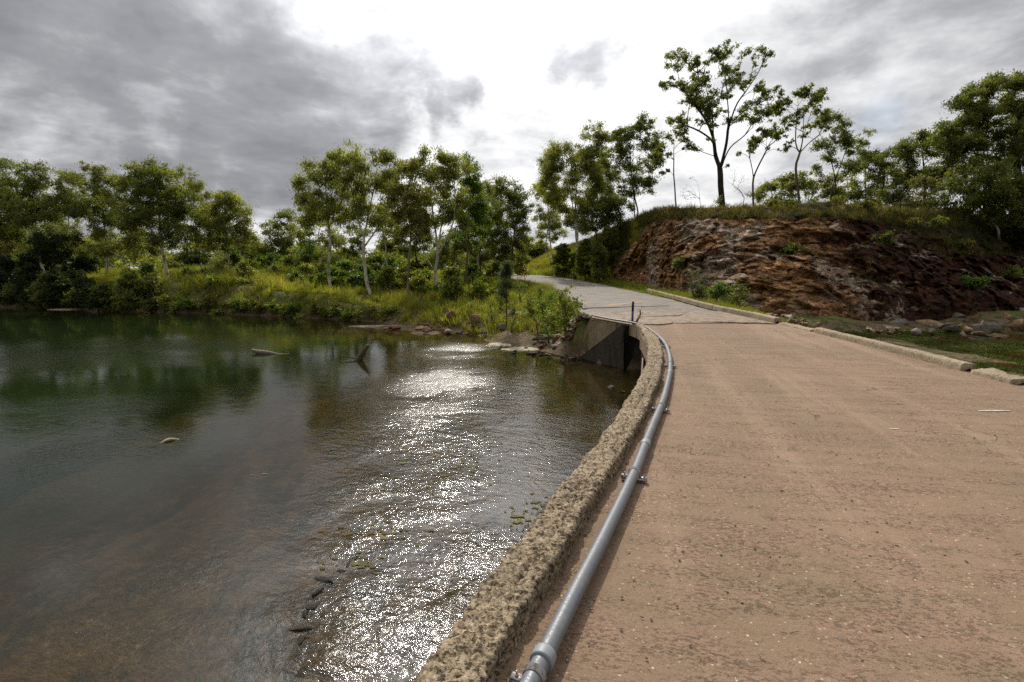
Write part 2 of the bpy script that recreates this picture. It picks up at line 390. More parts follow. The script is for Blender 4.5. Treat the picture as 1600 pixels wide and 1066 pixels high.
alg = tt.math('MULTIPLY', attr(tt, 'algae', 2), tt.ramp(tt.noise(p, 1.3, 6, .65), .50, .58))
c_ = tt.mix(alg, c_, tt.mix(b, (.03, .042, .009), (.06, .06, .014)))
tt.set(bs.inputs['Base Color'], c_); tt.set(bs.inputs['Normal'], tt.bump(b, 1, .08))

# ---- rock cutting
m, tt, bs, _ = mat('cutting', .92, .12); p = pos(tt); sp = tt.node('ShaderNodeSeparateXYZ', {0: p})
wp = tt.vmath('ADD', p, tt.vmath('SCALE', tt.node('ShaderNodeTexNoise', {'Vector': p, 'Scale': .6, 'Detail': 4.0}).outputs[1]).outputs[0]).outputs[0]
rp = tt.mapping(wp, (1.0, 1.0, 2.1), rot=(.25, .28, 0))
s1 = tt.noise(rp, .9, 8, .68); s2 = tt.noise(rp, 3.4, 6, .7); s3 = tt.noise(p, .35, 4, .6)
red = tt.mix(tt.ramp(s1, .38, .62), (.085, .032, .016), (.028, .014, .009))  # red soil, darkened further to put the right end's shade into its colour
tan = tt.mix(tt.ramp(s2, .38, .62), (.46, .25, .11), (.19, .085, .035)); tan = tt.mix(tt.ramp(s2, .60, .74), tan, (.52, .38, .25))
pale = tt.mix(tt.ramp(s2, .4, .6), (.50, .42, .34), (.28, .17, .10))
leftness = tt.ramp(sp.outputs[0], 14.0, 22.0, 1.0, 0.0)
c_ = tt.mix(tt.ramp(tt.math('ADD', s1, tt.math('MULTIPLY_ADD', leftness, .34, -.10)), .48, .60), red, tan)
c_ = tt.mix(tt.math('MULTIPLY', tt.ramp(s3, .50, .60), tt.ramp(tt.math('ADD', s1, tt.math('MULTIPLY', leftness, .19)), .52, .62)), c_, pale)
cv = tt.node('ShaderNodeSeparateColor', {0: tt.voro(tt.mapping(wp, (1, 1, 2.2), rot=(.25, .28, 0)), 2.3).outputs['Color']})
c_ = tt.mix(1.0, c_, tt.node('ShaderNodeCombineColor', {i: tt.ramp(cv.outputs[0], 0, 1, .55, 1.45, False) for i in (0, 1, 2)}).outputs[0], 'MULTIPLY')
sv = tt.voro(tt.mapping(wp, (1, 1, 2.2), rot=(.25, .28, 0)), 2.3, 'DISTANCE_TO_EDGE').outputs[0]
c_ = tt.mix(tt.ramp(sv, .05, .0, 0, .6), c_, (.04, .02, .012))
g_ = tt.mix(s2, (.10, .085, .035), (.05, .045, .02))
gm = tt.math('ADD', attr(tt, 'soil', 2), tt.math('MULTIPLY_ADD', s2, 1.0, -.5))
c_ = tt.mix(tt.ramp(gm, .42, .58), c_, g_)
tt.set(bs.inputs['Base Color'], c_)
hh = tt.math('ADD', tt.math('MULTIPLY', s1, 1.2), tt.math('MULTIPLY', s2, .6)); hh = tt.math('ADD', hh, tt.ramp(sv, 0, .12, 0, .35)); hh = tt.math('ADD', hh, tt.math('MULTIPLY', tt.noise(rp, 9, 6, .75), .55))
tt.set(bs.inputs['Normal'], tt.bump(hh, 1, .22))

# ---- water
m = bpy.data.materials.new('water'); m.use_nodes = True; M['water'] = m; tt = NT(m.node_tree); tt.n.clear(); p = pos(tt)
dp = attr(tt, 'murk', 2); rf = attr(tt, 'riffle', 2); gust = attr(tt, 'gust', 2)
flow = tt.mapping(p, (1.0, 1.0, 1.0), rot=(0, 0, math.radians(25)))
ra = tt.noise(tt.mapping(flow, (1.0, 1.7, 1)), 2.6, 3, .55, .4)           # long gentle waves
rb = tt.noise(tt.mapping(flow, (1.0, 1.5, 1)), 9.5, 4, .6, .6)            # hand-sized ripples
rc = tt.noise(tt.mapping(flow, (1.0, 1.35, 1)), 27, 3, .62, .5)           # fine chop
patch = tt.ramp(tt.noise(tt.mapping(p, (.35, 1.0, 1)), .32, 4, .6), .44, .60)
g2 = tt.math('MAXIMUM', tt.math('MULTIPLY', patch, .10), gust)
h = tt.math('MULTIPLY', ra, tt.math('MULTIPLY_ADD', rf, .045, tt.math('MULTIPLY_ADD', g2, .012, .0018)))
h = tt.math('ADD', h, tt.math('MULTIPLY', rb, tt.math('MULTIPLY_ADD', rf, .0210, tt.math('MULTIPLY_ADD', g2, .0105, .0005))))
h = tt.math('ADD', h, tt.math('MULTIPLY', rc, tt.math('MULTIPLY_ADD', rf, .0024, tt.math('MULTIPLY_ADD', g2, .0016, .00008))))
nb = tt.bump(h, 1.0, 1.0)
fr = tt.node('ShaderNodeFresnel', {'IOR': 1.38, 'Normal': nb})
gl = tt.node('ShaderNodeBsdfGlossy', {'Roughness': tt.math('MULTIPLY_ADD', attr(tt, 'chop', 2), .16, tt.math('MULTIPLY_ADD', rf, .10, .02)), 'Normal': nb, 'Color': (1, 1, 1)})
tr = tt.node('ShaderNodeBsdfTransparent', {'Color': (.97, .89, .70)})
df = tt.node('ShaderNodeBsdfDiffuse', {'Color': tt.mix(tt.ramp(tt.noise(p, .3, 4), .4, .6), (.009, .0175, .005), (.013, .0185, .006)), 'Normal': nb})
ms_ = tt.node('ShaderNodeMixShader', {0: dp, 1: tr.outputs[0], 2: df.outputs[0]})
m2 = tt.node('ShaderNodeMixShader', {0: fr.outputs[0], 1: ms_.outputs[0], 2: gl.outputs[0]})
tt.node('ShaderNodeOutputMaterial', {0: m2.outputs[0]})

# ------------------------------------------------------------------ the river and its banks
WZ = -1.4
WPOLY = np.array([(-140, 75), (-90, 60), (-60, 48), (-41, 41), (-33, 38.8), (-27.5, 36.4), (-24, 35.9), (-20, 34.8), (-14.2, 32.6), (-10.4, 30.9), (-8, 29.6), (-6.3, 28.0), (-4.6, 26.0),
                  (-3.1, 24.9), (-1.6, 23.4), (-.9, 21.0), (.6, 19.6), (1.5, 18.3), (2.6, 17.8), (3.4, 15.6), (8.4, 15.6), (10.5, 17), (12, 20), (12.8, 23.2), (15.5, 23.6),
                  (22, 25), (30, 28), (45, 32), (90, 38), (140, 20), (140, -60), (-140, -60)], float)
def sdist(x, y, poly):
    d = np.full(x.shape, 1e9); ins = np.zeros(x.shape, bool)
    for a, b in zip(poly, np.roll(poly, -1, 0)):
        e = b - a; wx, wy = x - a[0], y - a[1]
        u = np.clip((wx * e[0] + wy * e[1]) / (e @ e), 0, 1)
        d = np.minimum(d, np.hypot(wx - u * e[0], wy - u * e[1]))
        c = ((a[1] > y) != (b[1] > y)) & (x < (b[0] - a[0]) * (y - a[1]) / (b[1] - a[1] + 1e-12) + a[0]); ins ^= c
    return np.where(ins, -d, d)
RY = [15, 20, 28, 36, 45, 55, 65, 80]; RZ = [0, .02, .12, .28, .55, .90, 1.15, 1.2]
def road_z(y): return np.interp(y, RY, RZ)
RL = np.array([(2.72, 17.4), (2.7, 19.5), (3.0, 24), (3.2, 30), (3.0, 36), (2.0, 43), (.2, 49.5), (-3, 55.5), (-9, 61), (-18, 66), (-34, 72)], float)
RR = np.array([(8.0, 15.4), (8.1, 20), (8.3, 27), (7.9, 34), (7.3, 40), (6.2, 47), (4.4, 53.5), (1.2, 59.5), (-4.5, 66), (-14, 71), (-30, 77)], float)
ROADP = np.concatenate([RL, RR[::-1]])
CP = np.array([(-120, 90, 1.0), (-80, 66, 1.0), (-60, 56, .8), (-45, 48, .4), (-34, 44, .5), (-28, 41, .2), (-22, 40, .75), (-18, 38.5, .6), (-12, 36, -.1), (-20, 46, 1.25), (-30, 50, 1.3),
               (-8, 33, -.55), (-5, 31, -.75), (-3.5, 28, -.95), (-1, 25, -.85), (.5, 23, -.7), (1.5, 21, -.6), (2.2, 19.3, -.55), (1.8, 26, -.25), (0, 30, -.35), (-5, 37, -.25), (-10, 42, .4), (0, 40, .2),
               (-6, 48, .75), (-15, 55, 1.2), (0, 60, 1.0), (-30, 65, 1.3), (-60, 80, 1.3), (10, 80, 1.4), (40, 100, 1.4), (-20, 100, 1.35), (9.5, 30, -.05), (9.3, 24, -.2), (9.6, 18, -.5), (11, 26, -.4), (13, 25, -.8),
               (9.2, 36, .2), (9.5, 45, .5), (5, 65, 1.2), (20, 26, -1.1), (40, 34, -1.15), (90, 42, -1.1), (100, 100, 1), (-140, 140, 1), (-90, -80, 0), (90, -80, 0), (0, -80, 0)], float)
def terrain(x, y):
    x = np.atleast_1d(np.asarray(x, float)); y = np.atleast_1d(np.asarray(y, float)); sh = x.shape; x = x.ravel(); y = y.ravel()
    num = np.zeros_like(x); den = np.zeros_like(x)
    for c in CP:
        w_ = 1 / ((x - c[0]) ** 2 + (y - c[1]) ** 2 + .6) ** 1.7; num += w_ * c[2]; den += w_
    z = num / den
    d = sdist(x, y, WPOLY); P = xy1(x, y)
    tus = fbm(P * .9, 3, 3) - .5; big_ = fbm(P * .22, 9, 3) - .5
    near = sst(-np.hypot(x + 8, y - 40), -60, -30)
    z = z + big_ * .5 * near + tus * .55 * near * sst(d, 1, 4)
    steep = .55 + .9 * sst(-x, 5, 10)
    steep = steep * (1 - .62 * sst(x, -2.6, -1.0) * (1 - sst(y, 23, 26)) * (x < 4)) 
    land = np.minimum(z, WZ + .03 + steep * d + .10 * tus)
    xs_ = x + .5 + 1.4 * (fbm(P * .35, 21, 3) - .5) * 2 - .16 * np.clip(y - 12, 0, 12) * (y < 23)
    S = sst(xs_, -10.5, -7.0); ter = sst(-xs_, 4.75 + .05 * y * 0, 5.05)
    depth = np.minimum(-d * .3, .20 + .34 * ter + 2.3 * (1 - S)) + .02
    bedz = WZ - depth + (fbm(P * 1.3, 5, 4) - .5) * (.10 + .35 * ter) * np.clip(-d, 0, 1)
    # low mud shelf at the tip of the point, shallows by the rubble, low algae flats downstream of the causeway
    def bumpg(cx, cy, rx, ry, hh): return hh * np.exp(-((x - cx) / rx) ** 2 - ((y - cy) / ry) ** 2)
    bmp = bumpg(-6.3, 26.6, 3.0, 1.6, .36) + bumpg(-4.0, 24.3, 1.6, 1.4, .33) + bumpg(-.7, 20.6, 1.3, .8, .30)
    bedz = np.where(bmp > .02, np.maximum(bedz, WZ - .30 + bmp + (fbm(P * 2.2, 31, 3) - .5) * .16), bedz)
    rt = sst(x, 8.6, 10.5) * sst(y, 6, 9)
    bedz = bedz * (1 - rt) + rt * (WZ - .02 + (fbm(P * .45, 41, 4) - .46) * .55)
    z = np.where(d > 0, land, bedz)
    rd = sdist(x, y, ROADP)
    wd_ = np.where((x < 3.6) & (y < 23), 1.0, 2.2); k = 1 - sst(rd, .2, wd_)
    k = np.where(d > 0, k, 0) * (y > 15.6)
    z = z * (1 - k) + (road_z(y) - .07) * k
    far = sst(np.hypot(x, y), 120, 300); z = z * (1 - far) + 1.0 * far * (y > -60) 
    return z.reshape(sh), d.reshape(sh)
gx = np.concatenate([-np.geomspace(1800, 56, 26), np.arange(-52, 46, .38), np.geomspace(50, 1800, 26)])
gy = np.concatenate([-np.geomspace(900, 14, 16), np.arange(-12, 12, .8), np.arange(12, 72, .33), np.geomspace(75, 2400, 30)])
GX, GY = np.meshgrid(gx, gy); GZ, GD = terrain(GX, GY)
V = np.stack([GX.ravel(), GY.ravel(), GZ.ravel()], 1)
alg_ = (sst(V[:, 0], 8.6, 10) * sst(V[:, 1], 5, 8) * (GD.ravel() < 3)).astype(float)
tag(make('ground', V, grid_faces(len(gy), len(gx)), M['ground'], smooth=True, attrs={'algae': alg_}), kind='structure')

# water surface
def wgrid():
    xs = np.concatenate([-np.geomspace(300, 44, 12), np.arange(-42, -12, .3), np.arange(-12, 5, .14), np.arange(5, 14, .3), np.geomspace(15, 200, 14)])
    ys = np.concatenate([-np.geomspace(60, 3, 8), np.arange(-2, 16, .14), np.arange(16, 45, .3), np.geomspace(46, 110, 8)])
    return xs, ys
wx, wy = wgrid(); WX, WY = np.meshgrid(wx, wy); x, y = WX.ravel(), WY.ravel()
tz, td = terrain(x, y); dep = np.clip(WZ - tz, 0, 3)
murk = 1 - np.exp(-dep * 1.4); murk = np.clip(murk, 0, .985)
def pz(px, py, rx, ry):                                             # a patch of water surface, by where it lies
    c = at(px, py, WZ); D = c[1]; return c[0], c[1], rx * D / F, max(.4, ry * D * D / (F * 3.05))
rif = np.zeros_like(x)
P = xy1(x, y)
for px, py, rx, ry, a in [(715, 548, 70, 16, .7), (690, 600, 95, 40, .85), (672, 650, 90, 40, .85), (665, 700, 100, 45, .95), (650, 760, 125, 45, .95), (610, 800, 120, 35, .8), (590, 850, 110, 40, .85),
                          (640, 960, 190, 110, 1.25), (560, 1010, 150, 80, 1.1), (720, 860, 90, 50, .7), (600, 1150, 180, 100, 1.1), (800, 600, 60, 30, .25), (845, 700, 60, 40, .22), (685, 600, 85, 90, .40), (650, 730, 120, 70, .5)]:
    cx_, cy_, a1, b1 = pz(px, py, rx, ry); rif = np.maximum(rif, a * np.exp(-(((x - cx_) / a1) ** 2 + ((y - cy_) / b1) ** 2) ** 1.3))
rif *= .58 + .66 * sst(fbm(np.stack([x * .55 + y * .25, y * .95 - x * .3, 0 * x], 1) + (fbm(P * .8, 63, 2)[:, None] - .5) * 1.2, 61, 4), .33, .52)
gus = np.zeros_like(x)
for px, py, rx, ry, a in [(200, 545, 190, 22, .8), (60, 560, 120, 40, .6), (120, 640, 160, 60, .35), (30, 760, 180, 120, .45), (260, 900, 120, 90, .40), (120, 1000, 220, 80, .9), (800, 760, 140, 160, .4), (860, 640, 90, 60, .35), (480, 600, 90, 50, .22)]:
    cx_, cy_, a1, b1 = pz(px, py, rx, ry); gus = np.maximum(gus, a * np.exp(-(((x - cx_) / a1) ** 2 + ((y - cy_) / b1) ** 2) ** 1.3))
gus *= .5 + .8 * sst(fbm(np.stack([x * .3, y * .8, 0 * x], 1), 71, 3), .4, .6)
wzv = WZ + rif * .035 * (fbm(P * 2.2, 81, 3) - .5)
tag(make('water', np.stack([x, y, wzv], 1), grid_faces(len(wy), len(wx)), M['water'], smooth=True, attrs={'murk': murk, 'riffle': rif, 'gust': gus, 'chop': np.minimum(rif, 1) * sst(y, 6, 17)}), kind='structure')

# ------------------------------------------------------------------ the hill with its rock cutting
HB = np.array([(-6, 96, 1.2), (2, 74, 1.2), (5.6, 60, 1.0), (8.0, 52, .75), (9.4, 44, .45), (10.2, 36, .1), (10.8, 30, -.15), (12.8, 26.2, -.75), (15.8, 25.6, -1.15), (22, 27.5, -1.25), (30, 30, -1.3), (45, 34, -1.3), (90, 42, -1.3)], float)
HT = np.array([(4, 104, 3.5), (7, 82, 4.6), (8.8, 64, 4.9), (10.0, 55, 5.6), (11.0, 47, 6.0), (11.6, 41, 6.2), (13.7, 36.3, 5.8), (17.2, 33.6, 5.55), (21, 33, 5.6), (28, 35, 5.3), (38, 39, 5.3), (55, 46, 5.6), (100, 58, 6)], float)
HH = resample(np.concatenate([HB, HT], 1), n=1150); B_, T_ = HH[:, :3], HH[:, 3:]
rows = []; soil = []; hu = []
NR = 112
dirb = T_[:, :2] - B_[:, :2]; dirb /= np.linalg.norm(dirb, axis=1)[:, None]
# smooth the backward direction
k_ = np.ones(111) / 111
dirs = np.stack([np.convolve(np.pad(dirb[:, i], 55, 'edge'), k_, 'valid') for i in (0, 1)], 1); dirs /= np.linalg.norm(dirs, axis=1)[:, None]
for i in range(NR):
    u = i / (NR - 1)
    g = .62 * u ** 1.5 + .38 * u; v = u ** .92 * (1 - .12 * math.sin(math.pi * u))
    Pp = B_ + (T_ - B_) * np.array([1, 1, 0]) * g; Pp[:, 2] = B_[:, 2] + (T_[:, 2] - B_[:, 2]) * v - (.35 if i == 0 else 0)
    q = np.stack([Pp[:, 0], Pp[:, 1], Pp[:, 2] * 1.6], 1)
    q2 = q + (fbm(q * .4, 101, 2)[:, None] - .5) * 3
    ridg = 1 - np.abs(fbm(q2 * .42, 103, 4) * 2 - 1) * 2
    strat = Pp[:, 2] * 1.7 + Pp[:, 0] * .55 + fbm(q * .5, 105, 3) * 3.2; fr_ = strat - np.floor(strat)
    ledge = (sst(fr_, 0, .8) - fr_ * .6) * .55
    blk = np.abs(fbm(q2 * 1.6, 109, 3) - .5)
    amp = math.sin(math.pi * min(1, u * 1.02)) ** .55
    gras = sst(Pp[:, 1] + 7 * u + (fbm(q * .5, 151, 2) - .5) * 4, 46, 51)
    ca_, sa_ = math.cos(.3), math.sin(.3); qq = np.stack([Pp[:, 0] * ca_ + Pp[:, 2] * sa_, Pp[:, 1], -Pp[:, 0] * sa_ + Pp[:, 2] * ca_], 1) + (fbm(q * .9, 141, 3)[:, None] - .5) * .9
    c1, e1_ = cells(qq * [.62, .62, 1.15], 131); c2, e2_ = cells(qq * [1.7, 1.7, 3.3], 137)
    blk = blk * .35 + (c1 - .5) * .62 + (c2 - .5) * .26 - .14 * (1 - sst(e1_, 0, .12))
    disp = amp * (1.1 * (ridg - .45) + ledge * .7 + blk * 1.25 + 1.3 * (fbm(q * .16, 107, 2) - .5)) * (1 - .75 * gras)
    Pp[:, :2] -= dirs * disp[:, None]; Pp[:, 2] += .15 * amp * (ridg - .5)
    rows.append(Pp)
    so = sst(np.full(len(B_), u), .84, .93) + gras * 1.0 + sst(Pp[:, 0] + 9 * u, 30, 38) * sst(np.full(len(B_), u), .55, .8)
    soil.append(np.clip(so, 0, 1))
for i in range(1, 26):
    dd = (i / 25) ** 1.6 * 75
    Pp = T_.copy(); Pp[:, :2] += dirs * dd
    Pp[:, 2] += .35 * sst(np.full(len(T_), dd), 0, 4) + (fbm(Pp * .35, 111, 3) - .5) * .7 - 6 * sst(np.full(len(T_), dd), 30, 75)
    rows.append(Pp); soil.append(np.ones(len(T_)))
HV = np.concatenate(rows); HS = np.concatenate(soil)
tag(make('hillside', HV, grid_faces(len(rows), len(B_))[:, ::-1], M['cutting'], smooth=False, attrs={'soil': HS}), kind='structure')
HG = HV.reshape(len(rows), len(B_), 3)
HVs = HV[:: 2]
def gz(x, y):
    z = float(terrain([x], [y])[0][0])
    d = np.hypot(HVs[:, 0] - x, HVs[:, 1] - y); i = d.argmin()
    if d[i] < 1.2:
        near_ = HVs[d < d[i] + .35]; z = max(z, float(np.median(near_[:, 2])))
    return z

# ------------------------------------------------------------------ causeway bridge
IN = resample([(-2.3, -4), (-1.45, -1.6), (-.72, .2), (-.05, 1.86), (.08, 2.19), (.29, 2.66), (.52, 3.22), (.91, 4.1), (1.18, 4.75), (1.62, 5.85), (2.17, 7.35), (2.68, 8.95), (3.1, 10.55), (3.42, 12.2), (3.58, 13.4), (3.68, 14.5), (3.62, 15.4)], n=400)
RK = resample([(4.7, -4), (5.3, -1), (5.9, 1.5), (6.5, 4), (7.0, 6.2), (7.28, 8.0), (7.6, 10.5), (7.85, 13.2), (8.0, 15.4)], n=400)
def nrm(C):
    T = np.gradient(C, axis=0); T /= np.linalg.norm(T, axis=1)[:, None]; return np.stack([-T[:, 1], T[:, 0]], 1)      # points left of travel
NI, NK = nrm(IN), nrm(RK)
KW = .25
OUT = IN + NI * KW * np.where(IN[:, 1] > 12.9, np.maximum(.35, 1 - (IN[:, 1] - 12.9) / 1.2), 1)[:, None]
ROUT = RK - NK * .34
bridge = empty('causeway_bridge', (3.6, 6.0, 0), 'low curved concrete causeway bridge with pinkish worn deck over the river', 'bridge')
cols = 30; n = len(IN); V = []
for j in range(cols + 1):
    u = j / cols; p2 = OUT * (1 - u) + ROUT * u
    z = .012 * np.sin(np.pi * u) + (fbm(xy1(p2[:, 0], p2[:, 1], .8), 201, 3) - .5) * .02 * math.sin(math.pi * u)
    V.append(np.c_[p2, z])
V = np.concatenate(V); Q = grid_faces(cols + 1, n)[:, ::-1]
TH = .34
e0, e1 = np.c_[OUT, np.full(n, 0.)], np.c_[OUT, np.full(n, -TH)]
f0, f1 = np.c_[ROUT, np.full(n, 0.)], np.c_[ROUT, np.full(n, -TH)]
make('deck', V, Q, M['deck'], bridge, smooth=True)
A = Acc(); A.add(np.concatenate([e1, e0]), grid_faces(2, n)); A.add(np.concatenate([f0, f1]), grid_faces(2, n)); A.add(np.concatenate([f1, e1]), grid_faces(2, n))
A.build('fascia', M['fascia'], bridge)
# eroded left kerb: swept, then eaten away
kerb_end = int(np.argmax(IN[:, 1] > 12.75))
C0 = IN[IN[:, 1] < 12.75]; seg = np.r_[0, np.cumsum(np.linalg.norm(np.diff(C0, axis=0), axis=1))]
ss = [0.0]
while ss[-1] < seg[-1] - .01:
    yy = np.interp(ss[-1], seg, C0[:, 1]); ss.append(ss[-1] + (.05 if yy < 1 else .011 if yy < 3.6 else .02 if yy < 7 else .04))
ss = np.array(ss); KC = np.stack([np.interp(ss, seg, C0[:, 0]), np.interp(ss, seg, C0[:, 1])], 1); KN = nrm(KC)
prof = resample([(0.0, -.02), (-.004, .06), (.0, .108), (.018, .132), (.08, .138), (.15, .138), (.21, .135), (.255, .124), (.275, .09), (.28, 0), (.28, -.15), (.28, -.34)], n=60)
V = []
for a, b in prof:
    V.append(np.c_[KC + KN * a, np.full(len(KC), b)])
V = np.concatenate(V); pa = np.repeat(prof[:, 0], len(KC)); pb = np.repeat(prof[:, 1], len(KC)); sN = np.tile(KN, (len(prof), 1)); sS = np.tile(ss, len(prof))
ns = fbm(V * 3.2, 211, 3) - .5; nm = fbm(V * 13, 213, 4) - .5; nf = fbm(V * 55, 215, 3) - .5; pit = np.maximum(0, vn(V * 34, 219) - .72) * .08 + np.maximum(0, vn(V * 85, 229) - .6) * .05
ok = sst(pb, -.02, .06)
radial = np.stack([(pa - .135) / .135, (pb - .02) / .10], 1); radial /= np.linalg.norm(radial, axis=1)[:, None] + 1e-6
dsp = ok * (ns * .065 + nm * .042 + nf * .030 - pit * 1.0) - ok * .008
low = ok * sst(vn(np.stack([sS * .8, 0 * sS, 0 * sS], 1), 223), .55, .9) * .035
V[:, :2] += sN * (radial[:, 0] * dsp)[:, None]; V[:, 2] += radial[:, 1] * dsp - low
groove = np.exp(-((pa - .10 - .03 * (vn(np.stack([sS * .9, 0 * sS, 0 * sS], 1), 225) - .5)) / .008) ** 2) * (pb > .08) * sst(vn(np.stack([sS * 1.1, 0 * sS + 3, 0 * sS], 1), 227), .35, .5)
V[:, 2] -= groove * .022
make('kerb', V, grid_faces(len(prof), len(KC))[:, ::-1], M['kerb_rough'], bridge, smooth=True)
# clean kerb stub at the far end
A = Acc(); i0 = kerb_end; st_ = np.arange(i0, len(IN) - 4, 3)
prof2 = [(0, -.01), (0, .075), (1, .075), (1, -.0)]
V = np.concatenate([np.c_[IN[st_] * (1 - a) + OUT[st_] * a, np.full(len(st_), b)] for a, b in prof2]); A.add(V, grid_faces(4, len(st_))[:, ::-1]); A.build('kerb', M['fascia'], bridge)
# right kerb in cast lengths, with a missing stretch and a broken end
def kerb_len(y0, y1, h, wd, off=0.0, C=RK, N=NK, sgn=-1, m_='kerb_concrete', par=bridge, seed=0, zf=None, rough=.012):
    sel = (C[:, 1] >= y0) & (C[:, 1] <= y1); c, nn = C[sel], N[sel]
    L = np.linalg.norm(np.diff(c, axis=0), axis=1).sum(); k = max(4, int(L / .05)); cc = resample(c, n=k) if len(c) > 3 else c
    nn = nrm(cc) * sgn
    pr = resample([(0, -.02), (0.01, h * .5), (.02, h * .9), (.04, h), (wd * .5, h * 1.01), (wd - .03, h), (wd, h * .88), (wd + .01, -.1)], n=18)
    zz_ = zf(cc[:, 1]) if zf is not None else np.zeros(k)
    V = np.concatenate([np.c_[cc + nn * (a + off), zz_ + b] for a, b in pr]); mm = fbm(V * 4, 300 + seed, 4) - .5; m3 = fbm(V * 16, 310 + seed, 3) - .5
    V[:, 0] += (mm * 2.2 + m3) * rough; V[:, 2] += (mm * 2 + m3) * rough * (np.repeat(pr[:, 1], k) > 0)
    F_ = grid_faces(len(pr), k)
    a = np.arange(len(pr)) * k; caps = []
    cen = V[a].mean(0); cen2 = V[a + k - 1].mean(0); V = np.concatenate([V, [cen, cen2]]); nV = len(V)
    tri = [(a[i], a[i + 1], nV - 2) for i in range(len(pr) - 1)] + [(a[i + 1] + k - 1, a[i] + k - 1, nV - 1) for i in range(len(pr) - 1)]
    return make('kerb', V, [F_, np.array(tri)], M[m_], par, smooth=False)
kerb_len(8.15, 13.25, .13, .20, seed=1); kerb_len(-3.9, 7.0, .08, .22, seed=2, rough=.03)
kerb_len(7.15, 8.0, .085, .30, seed=3, rough=.035); kerb_len(13.4, 15.35, .05, .24, seed=7, rough=.03)
# rusted rail left lying in the gap beyond the broken kerb
# piers
def bd(y):                                                           # deck edges at this y
    return np.interp(y, OUT[:, 1], OUT[:, 0]), np.interp(y, ROUT[:, 1], ROUT[:, 0])
for y0 in (14.05, 11.3, 8.6, 5.9, 3.2, .5, -2.2):
    xl, xr = bd(y0); A = Acc()
    xs = np.linspace(xl + .07, xr - .1, 40); prs = [(-.16, -TH + .01), (-.16, WZ - .5), (.16, WZ - .5), (.16, -TH + .01)]
    V = np.concatenate([np.c_[xs, np.full(40, y0 + a), np.full(40, b)] for a, b in prs]); A.add(V, grid_faces(4, 40, False))
    m0 = np.array([0, 40, 80, 120]); A.add(V[m0], [[0, 1, 2, 3]]); A.add(V[m0 + 39], [[3, 2, 1, 0]])
    A.build('pier', M['wall_dark'], bridge)
# abutment, dark lower wing wall, pale raked upper wall
A_ = np.array([3.50, 15.35, 0]); E_ = np.array([2.70, 17.5, 0]); C_ = np.array([2.62, 17.55, WZ]); B0 = np.array([3.60, 15.5, WZ])
A = Acc(); A.box((6.0, 15.75, -.9), (4.75, .5, 1.76)); A.build('abutment', M['wall_dark'], bridge)
def slab(P4, back, name, m_, sub=24):
    P4 = [np.array(p, float) for p in P4]; us = np.linspace(0, 1, sub)
    G = np.array([[(P4[0] * (1 - u) + P4[1] * u) * (1 - v) + (P4[3] * (1 - u) + P4[2] * u) * v for u in us] for v in us]).reshape(-1, 3)
    nb_ = G + (fbm(G * 3, 401, 4)[:, None] - .5) * .05 * np.array([1, .4, 0]); bk = G + np.array(back)
    V = np.concatenate([nb_, bk]); f = grid_faces(sub, sub); nn = sub * sub
    ed = np.concatenate([np.arange(sub), np.arange(sub) * sub + sub - 1, nn - 1 - np.arange(sub), (np.arange(sub) * sub)[::-1]])
    side = np.stack([ed[:-1], ed[1:], ed[1:] + nn, ed[:-1] + nn], 1)
    return make(name, V, np.concatenate([f, side, f[:, ::-1] + nn]), M[m_], bridge)
off = np.array([-.16, -.07, 0])
slab([A_ + off + [0, 0, -.005], A_ + off + [-.03, .06, -.03], C_ + off + [-.22, .12, -.1], B0 + off + [0, 0, -.3]], (.5, .2, 0), 'lower_wing_wall', 'wall_dark')
slab([A_ + [0, 0, -.004], E_ + [0, 0, -.004], C_ + [-.30, .62, .35], C_ + [-.14, .05, -.1]], (.5, .25, 0), 'upper_wing_wall', 'apron')

# approach road
nn_ = 240; L_ = resample(RL, n=nn_); L_ = np.concatenate([[[3.62, 15.42]], L_]); R_ = resample(RR, n=nn_ + 1); R_[0] = (8.3, 15.42)
V = []
for j in range(17):
    u = j / 16; p2 = L_ * (1 - u) + R_ * u
    edge = (fbm(xy1(p2[:, 0], p2[:, 1], 1.2), 501, 3) - .5) * (.5 if j in (0, 16) else 0)
    V.append(np.c_[p2[:, 0] + edge, p2[:, 1], road_z(p2[:, 1]) + .03 * math.sin(math.pi * u) - (.06 if j in (0, 16) else 0) + (fbm(xy1(p2[:, 0], p2[:, 1], .7), 503, 3) - .5) * .04 * (p2[:, 1] > 15.9)])
tag(make('road', np.concatenate(V), grid_faces(17, nn_ + 1)[:, ::-1], M['asphalt'], smooth=True), kind='structure')
# broken layers of old resurfacing at the head of the bridge (front edges jagged)
def patch(name, front, back, h, m_, seed, z0=0.0):
    fr_, bk_ = resample(front, n=70), resample(back, n=70)
    j1 = (fbm(xy1(fr_[:, 0], fr_[:, 1], 3.0), seed, 4) - .5) * .30
    fr_[:, 1] += j1; V = []
    for i, u in enumerate((0, 0, .04, .3, .6, .9, 1)):
        p2 = fr_ * (1 - u) + bk_ * u; zz_ = z0 + road_z(p2[:, 1]) + .022 + (-.05 if i == 0 or u == 1 else h * .6 * (1 - u * .75) * np.sin(np.pi * np.linspace(0, 1, 70)) ** .6 + .004); V.append(np.c_[p2, zz_])
    V = np.concatenate(V); o = make(name, V, grid_faces(7, 70)[:, ::-1], M[m_]); return tag(o, kind='structure')
patch('resurfacing_layer', [(3.9, 15.05), (4.3, 14.9), (4.8, 15.3), (5.0, 16.0)], [(3.7, 16.4), (4.2, 16.3), (4.6, 16.2), (5.05, 16.15)], .035, 'patch_asphalt', 511)
